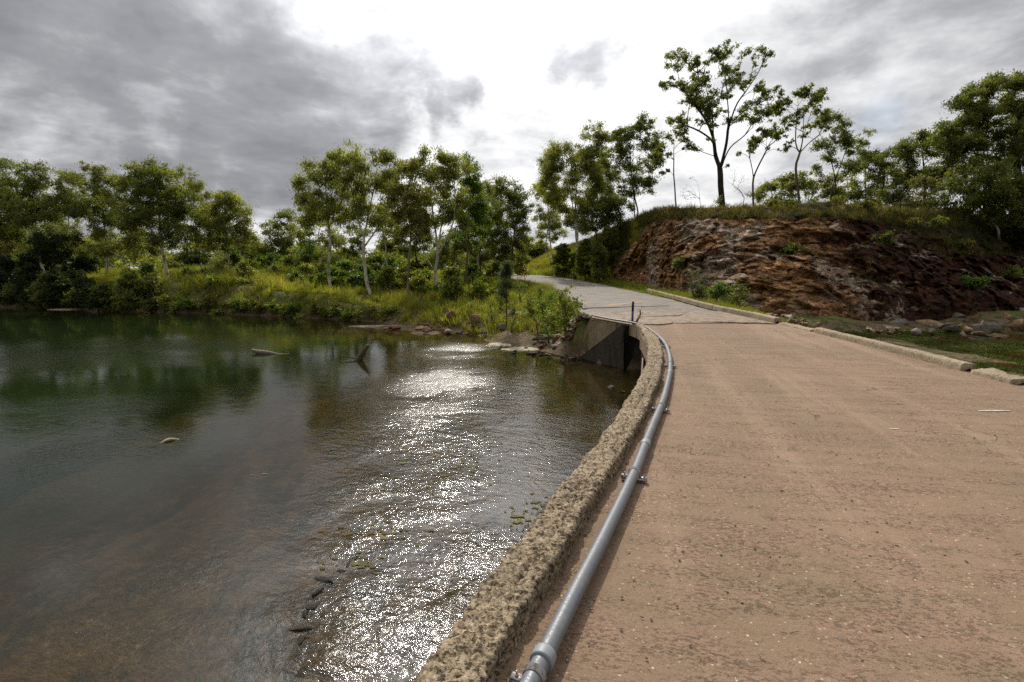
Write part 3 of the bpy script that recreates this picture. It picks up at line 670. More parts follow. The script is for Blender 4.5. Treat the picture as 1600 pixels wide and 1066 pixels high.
patch('resurfacing_layer', [(4.1, 17.2), (4.9, 17.3), (5.8, 17.7), (6.3, 18.6)], [(3.6, 19.0), (4.6, 19.0), (5.6, 19.0), (6.4, 18.9)], .045, 'patch_asphalt', 513)
patch('resurfacing_layer', [(2.9, 20.8), (4.0, 21.0), (5.4, 21.4), (6.8, 22.0)], [(3.0, 25), (4.2, 25), (5.6, 25), (6.9, 25)], .05, 'asphalt', 515)
patch('resurfacing_layer', [(5.7, 15.75), (6.4, 15.4), (7.1, 15.3), (7.9, 15.2)], [(6.2, 19.6), (6.8, 19.8), (7.4, 19.9), (7.95, 20)], .035, 'patch_asphalt', 517)
V = np.array([at(948, 476.2, .14), at(1003, 471.8, .14), at(1003, 470.6, .14), at(950, 474.6, .14)]); V[:, 2] = road_z(V[:, 1]) + .05
tag(make('road_marking', V, [[0, 1, 2, 3]], M['paint']), kind='structure')
for (px, py, wx_, wy_) in [(1553, 640, .22, .03), (1398, 668, .05, .02)]:
    c = at(px, py, .03); V = np.array([[c[0] + wx_ * math.cos(a) * (.7 + .5 * random.random()), c[1] + wy_ * math.sin(a) * (.7 + .6 * random.random()), .017] for a in np.linspace(0, 6.28, 14, endpoint=False)])
    tag(make('road_marking', V, [list(range(14))], M['white_mark']), kind='structure')
# approach kerb along the right of the road
RR2 = resample(RR, n=600); NR2 = nrm(RR2)
RKE = resample([(8.0, 15.5), (8.12, 18), (8.1, 21.5), (8.42, 27), (8.6, 33)], n=300)
ak = empty('roadside_kerb', (8.2, 20, 0), 'long weathered concrete kerb along the right of the approach road', 'kerb')
for y0, y1 in ((15.55, 20.6), (20.65, 26.6), (26.65, 32.8)):
    kerb_len(y0, y1, .17, .2, C=RKE, N=nrm(RKE), par=ak, seed=int(y0), zf=lambda yy: road_z(yy) + .0)

# ------------------------------------------------------------------ conduit pipe
PP = resample(np.array([(-1.62, -2.4), (-1.0, -.7), (-.28, .95), (.11, 1.85), (.33, 2.36), (.56, 2.88), (.95, 3.80), (1.34, 4.80), (1.80, 5.96), (2.23, 7.15), (2.57, 8.17), (2.94, 9.46), (3.29, 10.96), (3.56, 12.8), (3.66, 14.2), (3.52, 15.15), (3.12, 16.1), (2.74, 17.4)]), n=420)
PZ = np.where(PP[:, 1] < 15.2, .075, .075) + .0
P3 = np.c_[PP, PZ]
pr_ = np.where(PP[:, 1] < 11.8, .039, .028)
V, Q, T = tube(P3, pr_, 20)
pipe = empty('conduit_pipe', (.11, 1.85, .03), 'grey plastic conduit pipe clamped along the left edge of the deck', 'pipe')
make('pipe_run', V, [Q, T], M['pvc'], pipe, smooth=True)
def pipe_at(y):
    i = int(np.argmin(np.abs(PP[:, 1] - y))); t_ = P3[min(i + 2, 419)] - P3[max(i - 2, 0)]; return P3[i], t_ / np.linalg.norm(t_)
for y in (1.88, 4.48, 7.7, 12.0):
    p_, t_ = pipe_at(y)
    if y > 11: rr = .036
    else: rr = .045
    q = np.array([p_ - t_ * .055, p_ - t_ * .05, p_ - t_ * .045, p_ + t_ * .045, p_ + t_ * .05, p_ + t_ * .055]) if y > 2.2 else np.array([p_ - t_ * .03, p_ - t_ * .027, p_ - t_ * .02, p_ + t_ * .02, p_ + t_ * .027, p_ + t_ * .03])
    V, Q, T = tube(q, np.array([rr * .86, rr * .97, rr, rr, rr * .97, rr * .86]) * (1.12 if y < 2.2 else 1), 24); make('coupling', V, [Q, T], M['coupling'], pipe, smooth=True)
for y in (1.80, 3.80, 5.75, 8.45, 10.6, 14.0):
    p_, t_ = pipe_at(y); n_ = np.array([-t_[1], t_[0], 0]); az = math.atan2(n_[1], n_[0]); r_ = pr_[int(np.argmin(np.abs(PP[:, 1] - y)))]
    A = Acc(); a_ = np.linspace(-.35, math.pi + .35, 17); V = []
    for w_ in (-.016, .016):
        for k2, rr in ((0, r_ + .001), (1, r_ + .006)):
            V.append(p_ + t_ * w_ + np.cos(a_)[:, None] * n_ * rr + np.sin(a_)[:, None] * np.array([0, 0, 1]) * rr)
    V = np.concatenate(V); g = lambda i, j: np.stack([np.arange(16) + i * 17, np.arange(16) + 1 + i * 17, np.arange(16) + 1 + j * 17, np.arange(16) + j * 17], 1)
    A.add(V, np.concatenate([g(1, 3), g(0, 1), g(2, 3), g(0, 2)]))
    for s_ in (1, -1): A.box(p_ + n_ * s_ * (r_ + .030) + [0, 0, .045 - p_[2]], (.058, .034, .006), az)
    A.box(p_ * [1, 1, 0] + [0, 0, .028], (.20, .036, .024), az)
    cl_ = A.build('clamp', M['galvanised'], pipe)
    for s_ in (1, -1):
        c = p_ + n_ * s_ * (r_ + .036); b_ = Acc().tube([c * [1, 1, 0] + [0, 0, .048], c * [1, 1, 0] + [0, 0, .056]], .009, 6).tube([c * [1, 1, 0] + [0, 0, .05], c * [1, 1, 0] + [0, 0, .072]], .004, 6)
        b_.V = [v_ - np.array(pipe.location) for v_ in b_.V]
        me_o = b_.build('bolt', M['galvanised']); me_o.parent = cl_
# cable hanging along the outer face of the deck
ci = [i for i in range(0, len(OUT)) if 5.2 < OUT[i, 1] < 9.4][::6]
cp = np.array([np.r_[OUT[i] + NI[i] * (.06 + .05 * math.sin(i * .05)), .06 - .10 * abs(math.sin(i * .021))] for i in ci])
o = Acc().tube(cp, .012, 6).build('cable', M['rust'], origin=cp[0]); tag(o, 'thin rusty cable sagging along the outer face of the rough kerb', 'cable')
# marker post
c = at(988, 503, 0.0); mp = empty('marker_post', (c[0] , c[1], 0), 'short black and blue marker post standing by the pipe at the bridge end', 'post')
Acc().tube([(c[0], c[1], -.01), (c[0], c[1], .33)], .035, 10).build('lower_post', M['post_blue'], mp); Acc().tube([(c[0], c[1], .33), (c[0] + .005, c[1], .64)], .037, 10).build('upper_post', M['post_black'], mp)

# ------------------------------------------------------------------ rocks
def atg(px, py):
    d = ray(px, py); ts = np.linspace(8, 60, 260) / d[1]; P = np.array([0, 0, CZ]) + ts[:, None] * d
    g = np.maximum(terrain(P[:, 0], P[:, 1])[0], WZ); k = np.argmax(P[:, 2] < g); return P[k] * [1, 1, 0] + [0, 0, g[k]]
def ico(sub):
    import bmesh
    bm = bmesh.new(); bmesh.ops.create_icosphere(bm, subdivisions=sub, radius=1)
    V = np.array([v.co[:] for v in bm.verts]); T = np.array([[v.index for v in f.verts] for f in bm.faces]); bm.free(); return V, T
ICO = {k: ico(k) for k in (2, 3, 4)}
def rockmesh(size, seed, sub=3, cuts=11):
    rs = np.random.RandomState(seed); V, T = ICO[sub]; V = V.copy()
    for _ in range(cuts):
        n_ = rs.normal(size=3); n_ /= np.linalg.norm(n_); dmax = rs.uniform(.28, .66); d = V @ n_; V = V - np.maximum(0, d - dmax)[:, None] * n_ * .96
    V = V + (fbm(V * 2 + seed, seed, 3)[:, None] - .5) * .16 * V
    return V * np.array(size), T
def rock(px, py, z, size, colr, name, label, group=None, seed=0, Y=None, xy=None, sub=3, sink=.3):
    c = atg(px, py) if z is None else at(px, py, z)
    V, T = rockmesh(size, seed, sub); a = (seed * 1.7) % 6.28; ca, sa = math.cos(a), math.sin(a)
    V = np.stack([V[:, 0] * ca - V[:, 1] * sa, V[:, 0] * sa + V[:, 1] * ca, V[:, 2]], 1)
    V[:, 2] += size[2] * (1 - sink * 2)
    o = make(name, V + c, T, M['rock'], col=np.array(colr) * (.85 + .3 * ((seed * 37) % 10) / 10), origin=c)
    return tag(o, label, 'rock', group)
RED, GRY, PAL, DRK, TAN = (.17, .085, .05), (.13, .11, .085), (.33, .28, .22), (.035, .03, .024), (.24, .15, .085)
rock(700, 500, None, (.62, .4, .42), RED, 'boulder', 'reddish boulder on the mud shelf at the foot of the grassy bank', seed=3)
rock(740, 508, None, (.5, .4, .48), TAN, 'boulder', 'blocky tan boulder right of the reddish one below the grassy bank', seed=5)
rock(786, 517, None, (.42, .3, .22), GRY, 'boulder', 'grey slab of rock beside the rush tuft at the water edge', seed=8)
rock(758, 529, WZ, (.28, .2, .22), DRK, 'boulder', 'dark rounded rock standing in the shallows by the shore', seed=9, sink=.35)
rock(893, 562, WZ, (.30, .2, .09), GRY, 'river_stone', 'flat wet stone in the water just left of the wing wall', seed=11)
rock(798, 497, None, (.45, .35, .5), GRY, 'boulder', 'pointed grey boulder at the foot of the young casuarina', seed=12)
rock(955, 608, WZ - .03, (.22, .12, .07), DRK, 'river_stone', 'dark low stone breaking the water under the bridge edge', seed=14)
rock(972, 614, WZ - .03, (.14, .1, .06), GRY, 'river_stone', 'small grey stone in the water nearest the rough kerb', seed=15)
k = 0
rs = np.random.RandomState(44)
for i in range(110):                                                  # rubble spilling from the wing wall
    px = rs.uniform(828, 918); f_ = (px - 828) / 90; py = rs.uniform(508 - 6 * f_, 541 + 14 * f_)
    zz_ = WZ + .02 + .36 * (1 - (py - 512) / 45); s_ = rs.uniform(.08, .22)
    rock(px, py, None, (s_ * rs.uniform(.9, 1.6), s_, s_ * rs.uniform(.5, .9)), [RED, TAN, RED, PAL, GRY][i % 5], 'rubble_stone', 'broken reddish stone in the rubble heap left of the wing wall', 'rubble by the wing wall', seed=100 + i, sub=2, sink=.25)
for i in range(34):
    px = rs.uniform(770, 935); f_ = (px - 770) / 165; py = rs.uniform(538, 551) + 12 * f_ + (0 if px < 860 else 2); s_ = rs.uniform(.06, .15)
    rock(px, py, WZ - .01, (s_ * 1.5, s_, s_ * .6), [DRK, GRY, DRK][i % 3], 'shore_stone', 'small dark wet stone along the waterline by the wing wall', 'wet stones along the waterline', seed=200 + i, sub=2)
for i in range(30):
    px = rs.uniform(600, 780); py = 500 + rs.uniform(0, 18) + (px - 640) * .09; s_ = rs.uniform(.12, .3)
    rock(px, py, None, (s_ * 1.6, s_, s_ * .6), [RED, GRY, TAN][i % 3], 'shelf_stone', 'low stone on the mud shelf below the grassy bank', 'stones on the mud shelf', seed=260 + i, sub=2)
# boulders under the cutting, right
bl = [(1425, 500, .75, .5, PAL), (1405, 512, .9, .35, GRY), (1450, 510, 1.0, .38, TAN), (1468, 497, .95, .75, TAN), (1492, 502, .8, .45, GRY), (1508, 492, .6, .45, PAL), (1520, 508, .7, .45, TAN), (1545, 500, .5, .4, GRY),
      (1552, 512, .6, .35, PAL), (1575, 505, .55, .4, TAN), (1594, 498, .7, .5, PAL), (1385, 508, .5, .3, GRY), (1535, 520, .8, .35, GRY), (1590, 516, .8, .35, TAN), (1480, 516, .8, .35, GRY), (1560, 490, .5, .3, GRY), (1340, 512, .5, .3, RED), (1300, 507, .55, .3, RED), (1365, 505, .4, .28, TAN)]
lab = {0: 'pale pointed boulder at the left end of the rock pile below the cutting', 3: 'tallest leaning tan boulder in the rock pile below the red cutting', 5: 'pale blocky boulder on top of the rock pile below the cutting', 10: 'pale boulder at the far right end of the rock pile'}
for i, (px, py, w_, h_, c_) in enumerate(bl):
    if i in lab: rock(px, py, -1.25, (w_ * .85, w_ * .7, h_ * 1.15), c_, 'boulder', lab[i], seed=300 + i)
    else: rock(px, py, -1.25, (w_ * .85, w_ * .7, h_ * 1.15), c_, 'boulder', 'mossy brown boulder in the pile at the foot of the red cutting', 'boulders below the cutting', seed=300 + i)
for i in range(60):
    px = rs.uniform(1225, 1640); py = rs.uniform(500, 524); s_ = rs.uniform(.1, .28)
    rock(px, py, -1.24, (s_ * 1.4, s_, s_ * .8), [RED, GRY, TAN, PAL][i % 4], 'fallen_stone', 'small broken stone fallen at the foot of the red cutting', 'fallen stones under the cutting', seed=400 + i, sub=2)
for i in range(14):
    px = rs.uniform(1195, 1285); py = 493 + (px - 1195) * .16 + rs.uniform(-5, 5); s_ = rs.uniform(.08, .2)
    rock(px, py, -.12, (s_ * 1.5, s_, s_ * .8), [RED, TAN, PAL][i % 3], 'kerbside_stone', 'small stone heaped in the gap of the right kerb', 'stones in the kerb gap', seed=500 + i, sub=2)
# rocks and snags breaking the flow
A = []
for i, (px, py, s_) in enumerate([(512, 908, .11), (499, 926, .09), (487, 948, .10), (476, 962, .08), (468, 985, .10), (545, 882, .08), (530, 895, .07), (470, 1000, .07), (560, 872, .06), (494, 905, .06), (575, 866, .05)]):
    rock(px, py, WZ - .012, (s_ * 1.3, s_ * .7, s_ * .32), DRK, 'river_stone', 'dark wet stone in the line where the shallow water breaks', 'stones in the riffle line', seed=600 + i, sub=2)
def drift(name, label, P, r, c_=(.17, .13, .10), subs=()):
    P = resample(P, n=max(8, len(P) * 4)); P = P + (fbm(P * 3, 5, 2)[:, None] - .5) * .05
    A = Acc().tube(P, r if np.isscalar(r) else np.interp(np.linspace(0, 1, len(P)), np.linspace(0, 1, len(r)), r), 9, C=c_)
    for s_, rr in subs: A.tube(resample(s_, n=8), np.linspace(rr, rr * .3, 8), 6, C=c_)
    return tag(A.build(name, M['drift'], smooth=True, origin=P[0]), label, 'driftwood')
a = at(397, 553, WZ); b = at(452, 553, WZ)
drift('drift_branch', 'thin bare branch lying flat on the still water left of the snag', [a + [-.1, .1, .12], a + [.15, 0, .05], a * .6 + b * .4 + [0, 0, .02], b + [0, 0, -.02]], [.06, .10, .05, .02], subs=[([a + [.2, 0, .05], a + [.5, .2, .0]], .05)])
a = at(566, 563, WZ)
drift('drift_log', 'short dark snag sticking up at a slant from the still water', [a + [-.25, 0, -.2], a + [-.05, 0, .12], a + [.22, .05, .52]], [.12, .10, .055], (.09, .066, .048), subs=[([a + [-.1, 0, .05], a + [-.55, .1, .10], a + [-.75, .1, .16], a + [-.78, .1, .0]], .035)])
a = at(262, 690, WZ); drift('drift_branch', 'pale sunken branch tip just breaking the surface in mid river', [a + [-.12, -.1, -.04], a + [0, 0, .02], a + [.13, .16, -.03]], [.01, .03, .008], (.45, .36, .24))
a = atg(655, 476); drift('root_stump', 'splintered stump and roots on the bank by the thin brown trunk', [a + [0, 0, -.1], a + [.1, 0, .3], a + [.15, 0, .6]], [.14, .10, .03], (.13, .085, .06), subs=[([a, a + [.6, 0, .1], a + [1.0, -.2, -.2]], .06), ([a, a + [-.5, -.1, .05], a + [-.8, -.2, -.2]], .06)])

# sand and mud lying in the shallows
def flat(name, px, py, rx, ry, z, c_, kind='structure', seed=0):
    c = at(px, py, z); D = c[1]; n = 44; th = np.linspace(0, 2 * np.pi, n, endpoint=False)
    rr = .65 + .7 * fbm(np.stack([np.cos(th) * 1.5 + seed, np.sin(th) * 1.5, 0 * th], 1), 700 + seed, 3); V = []
    for q, zz_ in ((1.12, -.06), (1, 0), (.8, .02), (.5, .03), (.2, .035)):
        V.append(np.stack([c[0] + np.cos(th) * rr * rx * D / F * q, c[1] + np.sin(th) * rr * ry * D * D / (F * (CZ - z)) * q, np.full(n, z + zz_) + (fbm(np.stack([np.cos(th) * 3, np.sin(th) * 3, 0 * th + q * 3], 1), 5, 2) - .5) * .03], 1))
    V = np.concatenate(V + [[[c[0], c[1], z + .035]]]); k = grid_faces(5, n, True); tri = np.stack([4 * n + np.arange(n), 4 * n + (np.arange(n) + 1) % n, np.full(n, 5 * n)], 1)
    return tag(make(name, V, [k, tri], M['rock'], col=c_), kind=kind)
flat('sandbar', 823, 545, 38, 3.2, WZ + .01, (.36, .31, .22), seed=1); flat('sandbar', 790, 538, 30, 2.6, WZ + .01, (.36, .31, .22), seed=2)
flat('mudbank', 112, 482, 30, 1.4, WZ + .05, (.42, .33, .22), seed=3); flat('mudbank', 600, 510, 55, 2.2, WZ + .0, (.17, .14, .11), seed=4)

# ------------------------------------------------------------------ vegetation builders
def leafcloud(C_, Rr, dens, L, Wd, pal, rng, droop=.5, flat_=.75, sub=6, spread=.62):
    Cs = []; Rs = []; cols = []
    for c, r in zip(C_, Rr):
        m_ = max(6, int(dens * (r / .5) ** 2 * rng.uniform(.8, 1.2)))
        sc = c + rng.normal(size=(sub, 3)) * r * spread * np.array([1, 1, flat_]) * .8
        sc[:, 2] += r * .12
        w_ = rng.randint(0, sub, m_)
        pts = sc[w_] + rng.normal(size=(m_, 3)) * r * rng.choice([.24, .42], (m_, 1)) * np.array([1, 1, flat_])
        base = np.array(pal[rng.randint(len(pal))]); tone = rng.uniform(.72, 1.25, sub)[w_] * rng.uniform(.8, 1.2)
        cols.append(base * tone[:, None] * rng.uniform(.8, 1.2, (m_, 1))); Cs.append(pts)
    P = np.concatenate(Cs); Cc = np.concatenate(cols); n = len(P)
    a = rng.normal(size=(n, 3)); a[:, 2] -= droop * 1.5; a /= np.linalg.norm(a, axis=1)[:, None]
    b = np.cross(a, rng.normal(size=(n, 3))); b /= np.linalg.norm(b, axis=1)[:, None] + 1e-9
    l_ = L * rng.uniform(.6, 1.3, (n, 1)); w2 = Wd * rng.uniform(.7, 1.3, (n, 1))
    V = np.stack([P - a * l_ / 2, P + b * w2 / 2 + a * l_ * .05, P + a * l_ / 2, P - b * w2 / 2 + a * l_ * .05], 1).reshape(-1, 3)
    return V, np.arange(4 * n).reshape(-1, 4), np.repeat(Cc, 4, 0)
def skeleton(stems, targets, r0, rng, wig=.06, rtip=.008):
    """stems: list of polylines (first starts at the base). Returns chains [(P, r)]"""
    N = []; par = []; chains = []
    for s in stems:
        s = np.asarray(s, float); s = resample(s, n=max(5, int(np.linalg.norm(np.diff(s, axis=0), axis=1).sum() / .35)))
        s[1:-1] += (fbm(s[1:-1] * .9, rng.randint(999), 2)[:, None] - .5) * wig * 2
        if not N: prev = -1; ids = []; st0 = 0
        else:
            d = np.linalg.norm(np.array(N) - s[0], axis=1); prev = int(d.argmin()); ids = [prev]; st0 = 1
        for p_ in s[st0:]:
            N.append(p_); par.append(prev); prev = len(N) - 1; ids.append(prev)
        chains.append(ids)
    base = N[0]; order = np.argsort([np.linalg.norm(t_ - N[len(chains[0]) - 1]) for t_ in targets]) if len(targets) else []
    leaf = []
    lowcut = base[2] + .22 * (np.max([q[2] for q in N]) - base[2])
    for i in order:
        tg = targets[i]; A_n = np.array(N); d = tg - A_n; dist = np.linalg.norm(d, axis=1); hd = np.hypot(d[:, 0], d[:, 1])
        cost = dist + 1.6 * np.maximum(0, hd * .55 - d[:, 2]) + 5 * (A_n[:, 2] < lowcut) + 3 * np.maximum(0, -d[:, 2])
        j = int(cost.argmin()); s0 = A_n[j]; D = dist[j]
        if D < .05: leaf.append(j); continue
        c1 = s0 + d[j] * .45 + np.array([0, 0, .12 * D - .10 * D * (hd[j] / D > .8)]) + rng.normal(size=3) * D * .07
        k = max(2, int(D / .4)); ids = [j]; pv = j
        for u in np.linspace(0, 1, k + 1)[1:]:
            p_ = (1 - u) ** 2 * s0 + 2 * u * (1 - u) * c1 + u * u * tg + (rng.normal(size=3) * D * .012 if u < 1 else 0)
            N.append(p_); par.append(pv); pv = len(N) - 1; ids.append(pv)
        chains.append(ids); leaf.append(pv)
    w_ = np.zeros(len(N))
    for l in leaf:
        w_[l] += 1
    for i in range(len(N) - 1, 0, -1): w_[par[i]] += w_[i]
    w_ = np.maximum(w_, .5); wt = w_ / w_[0]
    rad = np.maximum(rtip, r0 * wt ** .52)
    N = np.array(N); zt = np.clip((N[:, 2] - base[2]) / (N[:, 2].max() - base[2] + .01), 0, 1); rad *= (1 - .35 * zt); rad[0] *= 1.35
    out = []
    for ids in chains:
        r = rad[ids].copy(); 
        if len(ids) > 1 and ids[0] != 0: r[0] = min(r[0], r[1] * 1.25)
        out.append((N[ids], r))
    return out
GUM = [(.16, .185, .048), (.195, .215, .056), (.138, .155, .041), (.22, .235, .07)]
DGUM = [(.098, .122, .03), (.12, .145, .036), (.145, .162, .042)]
YGR = [(.13, .165, .028), (.16, .18, .034), (.11, .14, .025)]
BGR = [(.065, .115, .022), (.085, .14, .026), (.11, .165, .03)]
OLV = [(.12, .125, .038), (.15, .145, .042), (.10, .10, .034)]
GREYG = [(.07, .085, .04), (.09, .10, .05)]
nleaf = [0]
def tree(name, label, px, Y, blobs, pal=GUM, bark_='bark_white', r0=.13, rk=.72, base_py=None, stems=None, dens=290, cr=.55, L=.185, Wd=.068, group=None, cat='tree', seed=0, fill=1.0, depthk=.9, clusters=None, z=None, lean=0, fork=.5, drp=.6, trunk_name='trunk', crown_name='crown', flat_=.72, multi=1):
    rng = np.random.RandomState(seed + 1000)
    bx = (px - CX) / F * (Y * cP + (0 if z is None else 0)) ; d = ray(px, 420); bx = d[0] / d[1] * Y
    zb = gz(bx, Y) if z is None else z
    base = np.array([bx, Y, zb - .12])
    C_ = []; Rr = []
    if clusters is not None:
        for qx, qy, qr in clusters:
            c = atY(qx, qy, Y); r = qr * Y / F; dy_ = rng.uniform(-1, 1) * depthk * 1.8
            for _ in range(3): C_.append(c + [rng.normal() * r * .5, dy_ + rng.normal() * r * .6, rng.normal() * r * .4]); Rr.append(r * rng.uniform(.5, .8))
    else:
        for qx, qy, rx, ry in blobs:
            c = atY(qx, qy, Y); a_, b_ = rx * 1.1 * Y / F, ry * 1.05 * Y / F; dy = min(a_, 2.8) * depthk
            n = max(3, int(fill * 2.7 * (a_ * b_ * (.6 + .4 * dy)) / (cr * cr * 1.0) ** 1.0 * .55 + 2))
            for _ in range(n):
                v = rng.normal(size=3); v /= np.linalg.norm(v); q = rng.uniform(.35, 1) ** .6
                C_.append(c + v * q * np.array([a_, dy, b_]) * .92); Rr.append(cr * rng.uniform(.65, 1.2))
    C_ = np.array(C_); Rr = np.array(Rr)
    if stems is not None:
        st = [[atY(qx, qy, Y) + [0, dy_, 0] for qx, qy, dy_ in s] for s in stems]; st[0][0] = base
    else:
        lowz = np.percentile(C_[:, 2], 12); cxm = C_[:, :2].mean(0); st = []
        for mI in range(multi):
            F_ = np.array([base[0] * .45 + cxm[0] * .55 + rng.normal() * .25 + lean, base[1] * .5 + cxm[1] * .5 + rng.normal() * .2, base[2] * (1 - fork) + (lowz + .3 * (C_[:, 2].max() - lowz)) * fork + .0])
            top = np.array([cxm[0] + rng.normal() * .4 + (mI - (multi - 1) / 2) * 1.3, cxm[1] + rng.normal() * .5, C_[:, 2].max() - .8])
            b2 = base + [rng.uniform(-.25, .25) * (mI > 0), rng.uniform(-.2, .2) * (mI > 0), 0]
            mid = b2 * .5 + F_ * .5 + rng.normal(size=3) * [.12, .12, 0]
            st.append([b2, mid, F_, F_ * .5 + top * .5 + rng.normal(size=3) * [.25, .25, 0], top])
    root = empty(name, tuple(base), label, cat, group)
    ch = skeleton(st, C_, r0 * rk, rng); A = Acc()
    for i, (P, r) in enumerate(ch): A.tube(P, r, 10 if i < max(1, multi) else 5)
    A.build(trunk_name, M[bark_], root, smooth=True)
    V, Q, Cc = leafcloud(C_, Rr, dens, L, Wd, pal, rng, droop=drp, flat_=flat_); nleaf[0] += len(Q)
    make(crown_name, V, Q, M['leaf'], root, col=Cc)
    return root
def shrub(name, label, px, py_top, px_w, Y, pal, z=None, h=None, dens=170, L=.13, Wd=.06, seed=0, group=None, cat='shrub', cr=.32, drp=.2, bark_='bark_brown', fill=1.0, yw=.8, x=None):
    rng = np.random.RandomState(seed + 5000)
    d = ray(px, 420); bx = d[0] / d[1] * Y if x is None else x; zb = gz(bx, Y) if z is None else z
    top = atY(px, py_top, Y)[2] if h is None else zb + h; H = max(.3, top - zb); Wr = px_w * Y / F
    n = max(5, int(fill * 2.2 * Wr * H / (cr * cr * 3.1) * 1.25)); C_ = []
    for _ in range(n):
        a_ = rng.uniform(0, 6.283); q = math.sqrt(rng.uniform(0, 1)); u = rng.uniform(.08, 1) ** .8
        wv = Wr * (1 - .55 * u * u) * (.8 + .3 * math.sin(a_ * 3 + seed))
        C_.append([bx + math.cos(a_) * q * wv, Y + math.sin(a_) * q * wv * yw, zb + H * u * (1 - .25 * q * q)])
    C_ = np.array(C_); C_[:, 2] = np.minimum(C_[:, 2], zb + H - cr * .5); base = np.array([bx, Y, zb - .08])
    root = empty(name, tuple(base), label, cat, group); A = Acc()
    for P, r in skeleton([[base, base + [rng.normal() * .08, 0, H * .25], base + [rng.normal() * .15, 0, H * .6]]], C_[:: max(1, len(C_) // 26)], .035 + .012 * H, rng, rtip=.005): A.tube(P, r, 5)
    A.build('stem', M[bark_], root, smooth=True)
    V, Q, Cc = leafcloud(C_, np.full(len(C_), cr) * rng.uniform(.7, 1.2, len(C_)), dens, L, Wd, pal, rng, droop=drp); nleaf[0] += len(Q)
    make('foliage', V, Q, M['leaf'], root, col=Cc); return root
def grass(name, X, Yy, Z, H, nb, spread, pal, wd=.02, seed=0, lean=.35, tone=None, extra=None):
    rng = np.random.RandomState(seed + 9000); n = len(X); idx = np.repeat(np.arange(n), nb); N = len(idx)
    a = rng.uniform(0, 6.283, N); q = np.abs(rng.normal(size=N)) * spread; bx = X[idx] + np.cos(a) * q; by = Yy[idx] + np.sin(a) * q
    h = H[idx] * rng.uniform(.55, 1.1, N); out = lean * h * rng.uniform(.3, 1.6, N); a2 = a + rng.normal(size=N) * .7
    wdir = rng.uniform(0, 3.14159, N); wx_, wy_ = np.cos(wdir) * wd / 2, np.sin(wdir) * wd / 2; z0 = Z[idx] - .05
    m1 = np.stack([bx + np.cos(a2) * out * .35, by + np.sin(a2) * out * .35, z0 + h * .6], 1)
    V = np.stack([np.stack([bx - wx_, by - wy_, z0], 1), np.stack([bx + wx_, by + wy_, z0], 1), m1 + np.stack([wx_, wy_, 0 * wx_], 1) * .8, np.stack([bx + np.cos(a2) * out, by + np.sin(a2) * out, z0 + h * (1 - .12 * rng.uniform(0, 1, N))], 1), m1 - np.stack([wx_, wy_, 0 * wx_], 1) * .8], 1)
    Vv = V.reshape(-1, 3); o = np.arange(N) * 5; Fq = np.stack([o, o + 1, o + 2, o + 4], 1); Ft = np.stack([o + 4, o + 2, o + 3], 1)
    pal = np.array(pal); c = pal[rng.randint(len(pal), size=n)][idx] * rng.uniform(.7, 1.3, (N, 1)) * (tone[idx][:, None] if tone is not None else 1)
    o_ = make(name, Vv, [Fq, Ft], M['grass'], col=np.repeat(c, 5, 0)); nleaf[0] += N
    return tag(o_, extra or 'grass', kind='stuff')

# ------------------------------------------------------------------ trees: hill top, right
Z = lambda zx, zy, r: (1000 + zx / 3.553, 50 + zy / 3.553, r / 3.553 * 1.22)
SZ = lambda L: [(1000 + a / 3.553, 50 + b / 3.553, c) for a, b, c in L]
hero = [Z(*q) for q in [(105, 308, 20), (135, 300, 16), (160, 280, 25), (165, 170, 24), (190, 165, 22), (220, 185, 30), (235, 160, 18), (255, 205, 25), (300, 210, 22), (345, 190, 25), (365, 180, 20), (385, 145, 22), (325, 245, 22), (375, 245, 20), (395, 165, 18), (425, 180, 18),
     (440, 140, 24), (465, 125, 26), (500, 170, 28), (520, 190, 22), (545, 165, 26), (565, 175, 18), (480, 200, 22), (430, 235, 14), (560, 225, 22), (585, 222, 12), (485, 265, 22), (240, 290, 22), (205, 295, 15), (290, 290, 34), (320, 310, 38), (345, 280, 24), (345, 345, 38), (375, 370, 34), (320, 375, 25), (240, 385, 20), (285, 350, 20),
     (430, 310, 25), (465, 305, 30), (480, 350, 25), (500, 320, 20), (585, 295, 18), (560, 320, 15), (540, 340, 14), (625, 245, 18), (645, 218, 10), (682, 103, 18), (672, 110, 14), (695, 140, 18), (710, 140, 12), (620, 325, 22), (665, 315, 12), (605, 390, 28), (635, 375, 22), (660, 385, 18), (700, 335, 15), (740, 340, 15), (740, 370, 15), (690, 345, 14),
     (680, 420, 30), (720, 425, 26), (745, 415, 18), (640, 440, 30), (655, 490, 28), (625, 500, 20), (570, 470, 28), (540, 490, 22), (590, 510, 18), (525, 480, 18), (350, 430, 32), (370, 475, 28), (400, 515, 26), (340, 500, 20), (395, 450, 24), (380, 410, 26), (310, 400, 22), (410, 480, 18), (265, 470, 20), (245, 505, 22), (205, 500, 22), (165, 490, 18), (150, 530, 15), (210, 540, 18), (265, 540, 16), (290, 520, 14), (300, 620, 22), (340, 645, 22), (365, 620, 16), (480, 380, 15), (488, 740, 9), (430, 390, 14), (470, 420, 12)]]
